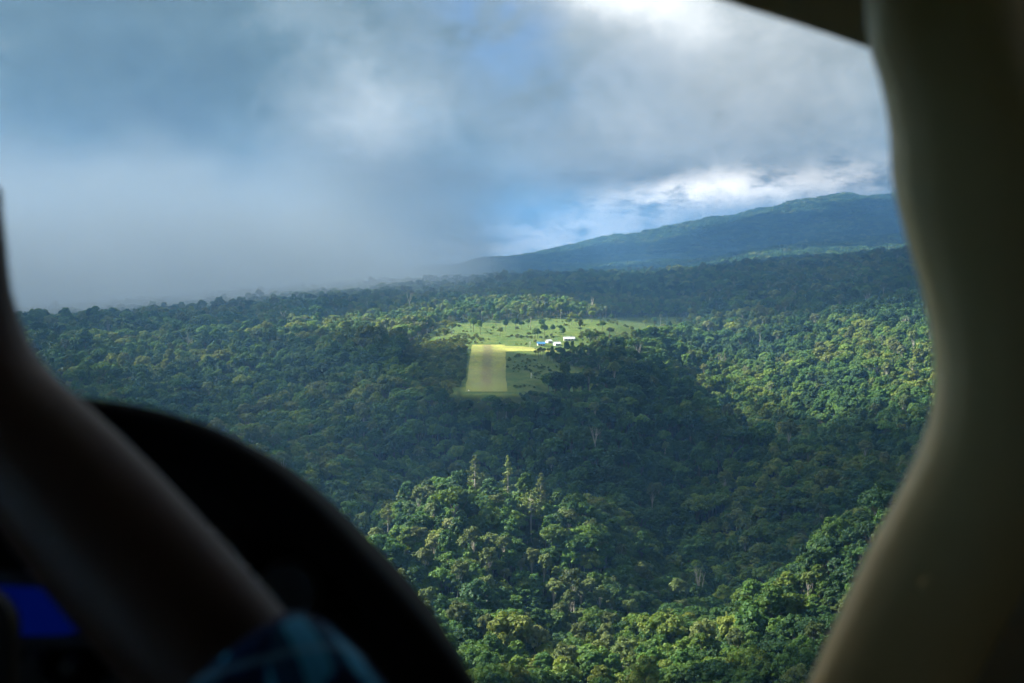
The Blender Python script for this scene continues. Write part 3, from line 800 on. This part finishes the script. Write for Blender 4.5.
def cloud_deck():
    xs = np.r_[np.arange(-7200, -2400, 110.), np.arange(-2400, 500, 29.), np.arange(500, 4200, 110.)]; ys = np.r_[np.arange(-1300, 300, 80.), np.arange(300, 2700, 29.), np.arange(2700, 9600, 90.)]
    Xc, Yc = np.meshgrid(xs, ys); dist = np.hypot(Xc, Yc)
    base = np.maximum(820.0, CAMZ + dist * 0.215) + 40 * fbm(Xc, Yc, 400, 71, 3)
    zg_ = np.full(Xc.shape, 165.0)
    for _ in range(3):                                    # where the sun ray through each deck point meets the canopy
        gx = Xc - (base - zg_) / math.tan(SUN_EL) * math.sin(SUN_AZ); gy = Yc - (base - zg_) / math.tan(SUN_EL) * math.cos(SUN_AZ)
        zg_ = ground(gx, np.maximum(gy, 300.0)) + 12
    op = openness(gx, gy)
    nat = np.clip((fbm(Xc, Yc, 500, 77, 4) - .62) * 6, 0, 1)          # its own gaps elsewhere
    fr = gy > -200
    thick = np.clip(1 - np.maximum(op, np.where(fr, 0, nat)), 0, 1)
    thick = np.where(gy > 320, np.minimum(thick, .54), thick)            # thickness capped so a little sun lifts the ground shade
    rag = (fbm(Xc, Yc, 420, 91, 4) - .5) * 700
    lim = np.maximum(1150, gy * .42)
    edge = np.minimum(np.minimum(gx + lim + 100 + rag + np.clip(gy - 900, 0, 2600), lim + rag - gx) / 300, np.minimum(gy + 500 + rag, 8600 + rag - gy) / 300)
    thick *= np.clip(edge, 0, 1)
    lump = 60 + 170 * fbm(Xc, Yc, 260, 81, 5)
    zb = base - 25 * fbm(Xc, Yc, 150, 85, 4) * thick; zt = base + thick * lump + 1.0
    ny_, nx_ = Xc.shape; n_ = nx_ * ny_
    Vv = np.r_[np.c_[Xc.ravel(), Yc.ravel(), zb.ravel()], np.c_[Xc.ravel(), Yc.ravel(), zt.ravel()]]
    i = (np.arange(ny_ - 1)[:, None] * nx_ + np.arange(nx_ - 1)[None]).ravel()
    q = np.stack([i, i + 1, i + nx_ + 1, i + nx_], -1)
    ok = (thick.ravel()[q] > .01).any(1); q = q[ok]
    F = np.r_[q[:, ::-1], q + n_]
    me = bpy.data.meshes.new('shading_cloud_layer'); me.from_pydata(Vv.tolist(), [], F.tolist())
    me.polygons.foreach_set('use_smooth', np.ones(len(me.polygons), bool))
    a = me.attributes.new('cover', 'FLOAT', 'POINT'); a.data.foreach_set('value', np.r_[thick.ravel(), thick.ravel()].astype(np.float32))
    m, t, o = mat('cloud_vapour')
    cv = t.node('ShaderNodeAttribute', attribute_name='cover').outputs['Fac']
    df = t.node('ShaderNodeBsdfDiffuse'); df.inputs[0].default_value = (.85, .86, .88, 1)
    tl = t.node('ShaderNodeBsdfTranslucent'); tl.inputs[0].default_value = (.80, .84, .90, 1)
    mx = t.node('ShaderNodeMixShader'); mx.inputs[0].default_value = .35
    t.l.new(df.outputs[0], mx.inputs[1]); t.l.new(tl.outputs[0], mx.inputs[2])
    tr = t.node('ShaderNodeBsdfTransparent'); m2 = t.node('ShaderNodeMixShader')
    t.put(m2.inputs[0], t.smooth(cv, .03, .75)); t.l.new(tr.outputs[0], m2.inputs[1]); t.l.new(mx.outputs[0], m2.inputs[2])
    t.l.new(m2.outputs[0], o.inputs[0])
    me.materials.append(m)
    tag(link('shading_cloud_layer', me), 'unseen broken cloud layer overhead with gaps shaped to light the sun patches', 'cloud', kind='stuff')
cloud_deck()

# ------------------------------------------------------------------ haze, and the low cloud trailing over the left of the plateau
def volume_box(name, x0, x1, y0, y1, z0, z1, m):
    V_, F_ = box_v(x0, x1, y0, y1, z0, z1); me = mesh_from(name, V_, F_, [m]); bm = bmesh.new(); bm.from_mesh(me); bmesh.ops.recalc_face_normals(bm, faces=bm.faces); bm.to_mesh(me); bm.free()
    return link(name, me)
m, t, o = mat('haze_air')
pv = t.node('ShaderNodeVolumePrincipled'); pv.inputs['Color'].default_value = (.25, .55, 1.0, 1); pv.inputs['Density'].default_value = 1.4e-4; pv.inputs['Anisotropy'].default_value = .5
t.l.new(pv.outputs[0], o.inputs['Volume'])
tag(volume_box('haze', -20500, 20500, -20500, 20500, -480, 640, m), 'thin blue haze filling the air over the hills', 'haze', kind='stuff')

m, t, o = mat('low_cloud_vapour')
tc = t.node('ShaderNodeTexCoord'); gp = t.node('ShaderNodeNewGeometry').outputs['Position']
sp = t.node('ShaderNodeSeparateXYZ'); t.put(sp.inputs[0], gp)
nz = t.noise(t.vm('MULTIPLY', gp, (1, 1, 1.6)), 1 / 260.0, 4, .55)
zz = t.m('ADD', sp.outputs[2], t.m('MULTIPLY', t.m('SUBTRACT', nz, .5), 190.0))
hor = t.smooth(t.m('ADD', sp.outputs[0], t.m('MULTIPLY', t.m('SUBTRACT', nz, .5), 700)), 40.0, -480.0)
base = t.smooth(zz, 95.0, 205.0); top = t.m('MULTIPLY', t.smooth(t.m('ADD', sp.outputs[2], t.m('MULTIPLY', nz, 520.0)), 800.0, 400.0), t.smooth(sp.outputs[2], 600.0, 480.0))
yf = t.m('MULTIPLY', t.smooth(t.m('ADD', sp.outputs[1], t.m('MULTIPLY', nz, 300.0)), 2100.0, 2750.0), t.smooth(sp.outputs[1], 4650.0, 4000.0))
xe = t.smooth(sp.outputs[0], -2500.0, -2100.0)
den = t.m('MULTIPLY', t.m('MULTIPLY', t.m('MULTIPLY', base, top), t.m('MULTIPLY', hor, yf)), t.m('MULTIPLY', xe, 0.0034))
pv = t.node('ShaderNodeVolumePrincipled'); pv.inputs['Color'].default_value = (.78, .90, 1.0, 1); t.put(pv.inputs['Density'], den)
t.l.new(pv.outputs[0], o.inputs['Volume'])
tag(volume_box('low_cloud', -2550, 350, 1850, 4700, 0, 620, m), 'slate grey low cloud trailing over the treetops on the left', 'cloud', kind='stuff')

# ------------------------------------------------------------------ cockpit (built in the aircraft's own axes: x right, y forward, z up)
AC = empty('light_aircraft', (0, 0, CAMZ)); AC.rotation_euler = (-PITCH, 0, 0)
tag(AC, 'dark aircraft cockpit with olive window post and black instrument hood', 'aircraft')
def px(u, v, d): return Vector(((u - 512) / FPX * d, d, -(v - 341.5) / FPX * d))
OLIVE = plain('olive_trim_plastic', (0.78, 0.56, 0.26), .55, .35, .10, 14)
BROWN = plain('brown_header_trim', (0.30, 0.23, 0.13), .6, .3, .12, 14)
LINER = plain('cabin_lining', (0.42, 0.37, 0.27), .8, .2, .12, 10)
BLACK = plain('black_hood_vinyl', (0.004, 0.004, 0.005), .9, .1, .2, 40)
PANEL = plain('black_panel', (0.006, 0.006, 0.006), .8, .15, .2, 20)
KNOB = plain('knob_plastic', (0.03, 0.03, 0.032), .4, .5, .1, 20)
def spline(pts, k=10):
    pts = [np.array(p, float) for p in pts]; out = []
    for i in range(len(pts) - 1):
        p0 = pts[max(i - 1, 0)]; p1 = pts[i]; p2 = pts[i + 1]; p3 = pts[min(i + 2, len(pts) - 1)]
        for q in range(k):
            s = q / k
            out.append(.5 * (2 * p1 + (p2 - p0) * s + (2 * p0 - 5 * p1 + 4 * p2 - p3) * s * s + (3 * p1 - p0 - 3 * p2 + p3) * s ** 3))
    out.append(pts[-1]); return out
def loft(rows, name, m, parent, thick=0.0, closed=False):
    k = len(rows[0]); V_ = [tuple(p) for r in rows for p in r]
    F_ = [(j * k + i, j * k + (i + 1) % k, (j + 1) * k + (i + 1) % k, (j + 1) * k + i) for j in range(len(rows) - 1) for i in range(k if closed else k - 1)]
    o = link(name, mesh_from(name, V_, F_, [m], True), parent)
    if thick:
        md = o.modifiers.new('thickness', 'SOLIDIFY'); md.thickness = thick; md.offset = 0
    return o
# right-hand window post: moulded trim with a rounded inner lip
inner = spline([(848, -150), (858, -60), (862, 0), (866, 44), (878, 85), (886, 130), (889, 180), (901, 230), (918, 285), (929, 335), (932, 385), (922, 435), (897, 490), (868, 545), (838, 610), (806, 683), (765, 790), (720, 900)], 6)
outer = spline([(985, -150), (1010, -60), (1030, 30), (1062, 120), (1080, 200), (1090, 280), (1092, 350), (1090, 410), (1082, 470), (1062, 520), (1040, 560), (1022, 595), (1000, 636), (972, 690), (930, 780), (885, 880)], 6)
outer = [outer[int(round(i * (len(outer) - 1) / (len(inner) - 1)))] for i in range(len(inner))]
rows = []
for a, b in zip(inner, outer):
    row = []
    for s, dep, off in [(0, 1.06, 0), (0, .985, 0), (.015, .950, 0), (.05, .925, 0), (.12, .910, 0), (.3, .900, 0), (.55, .895, 0), (.8, .900, 0), (.93, .915, 0), (.985, .945, 0), (1.0, .99, 0), (1.0, 1.05, 0)]:
        q = a + (b - a) * s
        P_ = px(q[0] + (16 if s == 0 and dep > 1 else 5 if s == 0 else 0), q[1], dep)      # the lip curls forward and away from the eye
        row.append(P_)
    rows.append(row)
loft(rows, 'window_post', OLIVE, AC)
for su, sv_ in [(930, 587)]:                       # trim fasteners
    c_ = px(su, sv_, .893); k = 16; V_ = [c_ + Vector((math.cos(i / k * 6.2832) * .006, .006, math.sin(i / k * 6.2832) * .006)) for i in range(k)] + [c_ + Vector((math.cos(i / k * 6.2832) * .0048, -.001, math.sin(i / k * 6.2832) * .0048)) for i in range(k)]
    link('fastener', mesh_from('fastener', V_, [tuple(range(k, 2 * k))] + [(i, (i + 1) % k, k + (i + 1) % k, k + i) for i in range(k)], [OLIVE]), AC)
# header trim over the windscreen
hb = spline([(250, -150), (500, -72), (640, -26), (720, 0), (800, 25), (868, 48), (900, 58)], 6); rows = []
for q in hb:
    a = px(q[0], q[1], 1.10); a = Vector((a.x, 1.0, a.z)); b = px(q[0] + 30, q[1] - 120, .93); c_ = px(q[0] + 45, q[1] - 230, .86)
    rows.append([Vector((a.x, 1.10, a.z)), Vector((a.x, 1.02, a.z)), a + Vector((0, -.01, .004)), a + (b - a) * .12 + Vector((0, -.012, 0)), a + (b - a) * .5 + Vector((0, -.012, 0)), b, c_])
loft(rows, 'header_trim', BROWN, AC)
# cabin shell: roof lining, side walls with window openings, floor, rear bulkhead, firewall
def slab(name, x0, x1, y0, y1, z0, z1, m, parent=AC):
    V_, F_ = box_v(x0, x1, y0, y1, z0, z1); return link(name, mesh_from(name, V_, F_, [m]), parent)
slab('roof_lining', -1.05, .85, -1.4, .98, .40, .46, LINER)
slab('cabin_floor', -1.05, .85, -1.4, 1.75, -1.30, -1.24, LINER)
slab('rear_bulkhead', -1.05, .85, -1.46, -1.40, -1.30, .46, LINER)
slab('firewall', -1.05, .85, 1.40, 1.46, -1.30, -.47, PANEL)
rw = slab('side_wall', .79, .85, -1.4, 1.40, -1.24, -.20, LINER)
slab('side_wall', .79, .85, -1.4, -1.1, -.20, .40, LINER); slab('side_wall', .79, .85, .45, 1.40, -.20, .40, LINER); slab('side_wall', .79, .85, -1.1, .45, .24, .40, LINER)
slab('side_wall', -1.05, -.99, -1.4, 1.40, -1.24, -.25, LINER)
slab('side_wall', -1.05, -.99, -1.4, .15, -.25, .40, LINER); slab('side_wall', -1.05, -.99, .15, .90, .16, .40, LINER); slab('side_wall', -1.05, -.99, .90, 1.40, -.25, .40, LINER)
slab('side_panel', .345, .80, 1.075, 1.12, -1.24, .46, LINER)
# glazing
m, t, o = mat('window_acrylic')
lw_ = t.node('ShaderNodeFresnel'); lw_.inputs[0].default_value = 1.35
gl = t.node('ShaderNodeBsdfGlossy'); gl.inputs['Roughness'].default_value = .02; tr = t.node('ShaderNodeBsdfTransparent'); tr.inputs[0].default_value = (.955, .97, .975, 1)
mx = t.node('ShaderNodeMixShader'); t.put(mx.inputs[0], t.m('MULTIPLY', lw_.outputs[0], .5)); t.l.new(tr.outputs[0], mx.inputs[1]); t.l.new(gl.outputs[0], mx.inputs[2]); t.l.new(mx.outputs[0], o.inputs[0])
GLASS = m
rows = []
for j in range(9):
    q = j / 8; rows.append([Vector((-1.0 + 1.6 * i / 16, 1.13 + .32 * (1 - q) - .10 * ((i - 8) / 8) ** 2, -.38 + .83 * q)) for i in range(17)])
loft(rows, 'windshield', GLASS, AC)
slab('side_window', -1.025, -1.020, .13, .92, -.27, .18, GLASS); slab('side_window', .818, .823, -1.12, .47, -.22, .26, GLASS)
# black instrument hood: an arched lip, top running forward to the windscreen
arch = spline([(-620, 683), (-480, 560), (-330, 470), (-180, 420), (-40, 398), (40, 394), (90, 399), (150, 409), (205, 427), (262, 460), (320, 508), (370, 561), (414, 610), (452, 658), (486, 710), (520, 780)], 6)
rows = []
ax_, az_ = -330 * 0 + 0, 0
for q in arch:
    c0 = px(-60, 760, 1.06); e_ = px(q[0], q[1], 1.06); inn = (c0 - e_).normalized()
    rows.append([e_ + inn * .05 + Vector((0, .05, 0)), e_ + inn * .022 + Vector((0, .004, 0)), e_ + inn * .010 + Vector((0, -.006, 0)), e_ + inn * .003 + Vector((0, -.002, 0)), e_ + Vector((0, .008, 0)), e_ + inn * .012 + Vector((0, .10, 0)), e_ + inn * .05 + Vector((0, .34, 0))])
loft(rows, 'instrument_hood', BLACK, AC)
pv_ = [px(q[0], q[1], 1.10) for q in arch]; c0 = px(-60, 760, 1.10)
pv_ = [p + (c0 - p).normalized() * .03 for p in pv_]
pts = pv_ + [px(505, 1400, 1.10), px(-620, 1400, 1.10)]
me = mesh_from('instrument_panel', pts, [tuple(range(len(pts)))], [PANEL])
IP = link('instrument_panel', me, AC)
m, t, o = mat('blue_screen_glow')
em = t.node('ShaderNodeEmission'); tc = t.node('ShaderNodeTexCoord')
nz = t.noise(tc.outputs['Object'], 9.0, 3)
t.put(em.inputs[0], t.mix(nz, (0.0, .0003, .007, 1), (.0001, .0008, .014, 1))); em.inputs[1].default_value = 1.0; t.l.new(em.outputs[0], o.inputs[0])
def quad(name, cs, d, m, parent):
    a = [px(u, v, d) for u, v in cs]; b = [p + Vector((0, .012, 0)) for p in a]; k = len(a)
    return link(name, mesh_from(name, a + b, [tuple(range(k)), tuple(range(2 * k - 1, k - 1, -1))] + [(i, k + i, k + (i + 1) % k, (i + 1) % k) for i in range(k)], [m]), parent)
quad('display_bezel', [(-90, 566), (128, 580), (122, 648), (-90, 652)], 1.092, KNOB, IP)
quad('display_screen', [(-70, 582), (110, 594), (104, 629), (60, 635), (-70, 637)], 1.086, m, IP)
for u, v, r_ in [(30, 700, .030), (130, 706, .030), (-40, 540, .012), (215, 560, .026), (290, 590, .026), (40, 660, .008), (75, 662, .008)]:
    c_ = px(u, v, 1.095); k = 20
    V_ = [c_ + Vector((math.cos(i / k * 6.2832) * r_, 0, math.sin(i / k * 6.2832) * r_)) for i in range(k)] + [c_ + Vector((math.cos(i / k * 6.2832) * r_ * .9, -.02, math.sin(i / k * 6.2832) * r_ * .9)) for i in range(k)]
    link('dial' if r_ > .02 else 'knob', mesh_from('dial', V_, [tuple(range(k, 2 * k))] + [(i, (i + 1) % k, k + (i + 1) % k, k + i) for i in range(k)], [KNOB]), IP)
# grab handle on the left of the windscreen that the hand holds, and the control yoke below
def tube(name, pts, r, m, parent, seg=10):
    pts = spline(pts, 6); rows = []
    for i, p in enumerate(pts):
        d = pts[min(i + 1, len(pts) - 1)] - pts[max(i - 1, 0)]; d = d / np.linalg.norm(d); a = np.cross(d, [.2, .3, .9]); a /= np.linalg.norm(a); b = np.cross(d, a)
        rows.append([Vector(p + (a * math.cos(k / seg * 6.2832) + b * math.sin(k / seg * 6.2832)) * r) for k in range(seg)])
    return loft(rows, name, m, parent, closed=True)
HD = .985
g0, g1 = px(-95, 120, HD), px(-75, 330, HD)
tube('grab_handle', [px(-95, -60, 1.02), px(-100, 20, HD), px(-92, 140, HD), px(-78, 300, HD), px(-70, 380, 1.06)], .014, KNOB, AC)
tube('control_yoke', [px(-150, 560, .95), px(-60, 590, .95), px(-6, 610, .95), px(2, 650, .95), px(0, 720, .95)], .013, KNOB, AC)

# ------------------------------------------------------------------ the pilot
PR = empty('person', (0, 0, CAMZ)); PR.rotation_euler = (-PITCH, 0, 0)
tag(PR, 'person in a blue plaid shirt with bare forearm raised across the dark cockpit', 'person')
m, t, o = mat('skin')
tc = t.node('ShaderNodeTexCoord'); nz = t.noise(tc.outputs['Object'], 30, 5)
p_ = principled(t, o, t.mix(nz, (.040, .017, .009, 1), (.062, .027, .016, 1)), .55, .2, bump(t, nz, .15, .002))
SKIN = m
m, t, o = mat('blue_plaid_cotton')
tc = t.node('ShaderNodeTexCoord'); sp = t.node('ShaderNodeSeparateXYZ'); rot = t.node('ShaderNodeMapping'); rot.inputs['Rotation'].default_value = (.5, .3, .9)
t.put(rot.inputs[0], tc.outputs['Object']); t.put(sp.inputs[0], rot.outputs[0])
def stripe(s, f, w): return t.smooth(t.m('SINE', t.m('MULTIPLY', s, f)), w, w + .25)
c = t.mix(stripe(sp.outputs[0], 210, -.1), (.006, .025, .08, 1), (.09, .42, .68, 1))
c = t.mix(t.m('MULTIPLY', stripe(sp.outputs[1], 210, 0), .85), c, (.004, .014, .05, 1))
c = t.mix(t.m('MULTIPLY', stripe(sp.outputs[2], 210, .80), .45), c, (.30, .52, .66, 1))
wv = t.noise(tc.outputs['Object'], 400, 2)
principled(t, o, c, .9, .1, bump(t, wv, .2, .001)); SHIRT = m
HAIR = plain('dark_hair', (.02, .015, .012), .6, .4, .3, 60); TROUSER = plain('khaki_trousers', (.12, .10, .07), .9, .1, .1, 30)

def skin_mesh(name, nodes, edges, m, root=0, sub=2):
    """nodes: [(xyz, radius_x, radius_y)]; grows one continuous surface along the edges"""
    me = bpy.data.meshes.new(name); me.from_pydata([tuple(p) for p, *_ in nodes], edges, [])
    ob = link(name, me, PR); md = ob.modifiers.new('skin', 'SKIN'); md.use_smooth_shade = True
    sv = me.skin_vertices[0].data
    for k, nd in enumerate(nodes):
        sv[k].radius = (nd[1], nd[2] if len(nd) > 2 else nd[1]); sv[k].use_root = (k == root)
    s = ob.modifiers.new('sub', 'SUBSURF'); s.levels = sub; s.render_levels = sub
    me.materials.append(m); return ob
E = px(292, 745, .80); Wp = px(-32, 378, .93); KN = px(-52, 178, .955)
SH = Vector((-.14, .50, -.40))
nodes = [(Vector((-.36, .30, -.95)), .14), (Vector((-.36, .30, -.75)), .125), (Vector((-.36, .32, -.55)), .14), (Vector((-.36, .36, -.38)), .12),
         (Vector((-.36, .40, -.27)), .055), (Vector((-.36, .43, -.20)), .052), (Vector((-.37, .46, -.13)), .085), (Vector((-.37, .46, -.05)), .092), (Vector((-.37, .45, .03)), .075),   # 6-8 head
         (SH, .055), (SH + (E - SH) * .5, .047), (E, .048), (E + (Wp - E) * .22, .053), (E + (Wp - E) * .6, .053), (Wp, .043, .045),        # 9-14 right arm
         (Wp + (KN - Wp) * .5, .036, .046), (KN, .030, .044),                                                                                  # 15,16 palm
         (Vector((-.58, .40, -.40)), .055), (Vector((-.66, .50, -.62)), .045), (Vector((-.56, .74, -.62)), .034), (Vector((-.50, .84, -.60)), .03)]
edges = [(0, 1), (1, 2), (2, 3), (3, 4), (4, 5), (5, 6), (6, 7), (7, 8), (3, 9), (9, 10), (10, 11), (11, 12), (12, 13), (13, 14), (14, 15), (15, 16), (3, 17), (17, 18), (18, 19), (19, 20)]
dirh = (KN - Wp).normalized(); side = Vector((.25, .95, 0)).normalized(); side = (side - dirh * side.dot(dirh)).normalized(); palm_n = dirh.cross(side).normalized()
if palm_n.x > 0: palm_n = -palm_n
for f, (o_, ln) in enumerate([(-.030, .070), (-.010, .080), (.010, .075), (.028, .058)]):        # four fingers curl round the handle
    b = len(nodes); r0 = KN + side * o_
    k1 = r0 + dirh * ln * .45 + palm_n * .010; k2 = k1 + palm_n * .034 + dirh * .006; k3 = k2 - dirh * .030 + palm_n * .006
    nodes += [(r0, .0105), (k1, .0095), (k2, .009), (k3, .008)]
    edges += [(16, b), (b, b + 1), (b + 1, b + 2), (b + 2, b + 3)]
b = len(nodes); t0 = Wp + dirh * .035 - side * .035                                             # thumb leaves the side of the palm
nodes += [(t0, .012), (t0 + dirh * .03 + palm_n * .025 - side * .012, .011), (t0 + dirh * .055 + palm_n * .05, .009)]
edges += [(15, b), (b, b + 1), (b + 1, b + 2)]
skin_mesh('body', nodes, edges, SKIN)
# shirt: torso and sleeves, the right one rolled up at the elbow
cuff = E + (Wp - E) * .10
sn = [(Vector((-.36, .30, -.93)), .155), (Vector((-.36, .30, -.75)), .15), (Vector((-.36, .32, -.55)), .165), (Vector((-.36, .36, -.38)), .135), (Vector((-.36, .39, -.31)), .07),
      (SH, .072), (SH + (E - SH) * .5, .064), (E - (E - SH) * .1, .058), (cuff, .056), (Vector((-.58, .40, -.40)), .072), (Vector((-.66, .50, -.62)), .06), (Vector((-.60, .64, -.62)), .05)]
skin_mesh('shirt', sn, [(0, 1), (1, 2), (2, 3), (3, 4), (3, 5), (5, 6), (6, 7), (7, 8), (3, 9), (9, 10), (10, 11)], SHIRT)
axis = np.array(Wp - E); axis /= np.linalg.norm(axis); aa = np.cross(axis, [0, 1, .2]); aa /= np.linalg.norm(aa); bb = np.cross(axis, aa); rows = []
for q, r_ in [(-.055, .054), (-.05, .062), (-.02, .064), (.004, .062), (.012, .058), (.010, .048), (-.01, .045)]:
    rows.append([Vector(np.array(cuff) + axis * q + (aa * math.cos(k / 24 * 6.2832) + bb * math.sin(k / 24 * 6.2832)) * r_ * (1 + .035 * math.sin(k * 1.3))) for k in range(24)])
loft(rows, 'rolled_cuff', SHIRT, PR, closed=True)
tn = [(Vector((-.36, .30, -.97)), .15), (Vector((-.46, .55, -.98)), .10), (Vector((-.48, .85, -.93)), .07), (Vector((-.48, 1.1, -1.18)), .05), (Vector((-.26, .55, -.98)), .10), (Vector((-.24, .85, -.93)), .07), (Vector((-.24, 1.1, -1.18)), .05)]
skin_mesh('trousers', tn, [(0, 1), (1, 2), (2, 3), (0, 4), (4, 5), (5, 6)], TROUSER)
# face and hair
hd = Vector((-.37, .46, -.05))
def blob(name, c, rx, ry, rz_, m, zmin=None):
    bm = bmesh.new(); bmesh.ops.create_icosphere(bm, subdivisions=3, radius=1)
    for v in bm.verts: v.co = Vector((v.co.x * rx, v.co.y * ry, v.co.z * rz_)) + c
    if zmin is not None: bmesh.ops.delete(bm, geom=[v for v in bm.verts if zmin(v.co)], context='VERTS')
    me = bpy.data.meshes.new(name); bm.to_mesh(me); bm.free(); me.materials.append(m)
    me.polygons.foreach_set('use_smooth', np.ones(len(me.polygons), bool)); return link(name, me, PR)
blob('hair', hd + Vector((0, -.012, .025)), .102, .112, .115, HAIR, lambda c: c.z < hd.z - .05 or (c.y > hd.y + .055 and c.z < hd.z + .07))
for s in (-1, 1):
    blob('eye', hd + Vector((s * .033, .082, 0)), .013, .013, .011, WALLW); blob('ear', hd + Vector((s * .094, 0, -.012)), .012, .022, .032, SKIN)
blob('nose', hd + Vector((0, .098, -.03)), .015, .018, .026, SKIN); blob('mouth', hd + Vector((0, .085, -.072)), .024, .008, .007, plain('lips', (.3, .11, .09), .5))
# seat under the pilot
ST = link('pilot_seat', mesh_from('pilot_seat', *box_v(-.60, -.12, .10, .66, -1.14, -1.07), [PANEL]), AC)
slab('seat_back', -.60, -.12, .03, .13, -1.07, -.42, PANEL, ST); slab('seat_rail', -.58, -.54, .1, .66, -1.24, -1.14, KNOB, ST); slab('seat_rail', -.18, -.14, .1, .66, -1.24, -1.14, KNOB, ST)
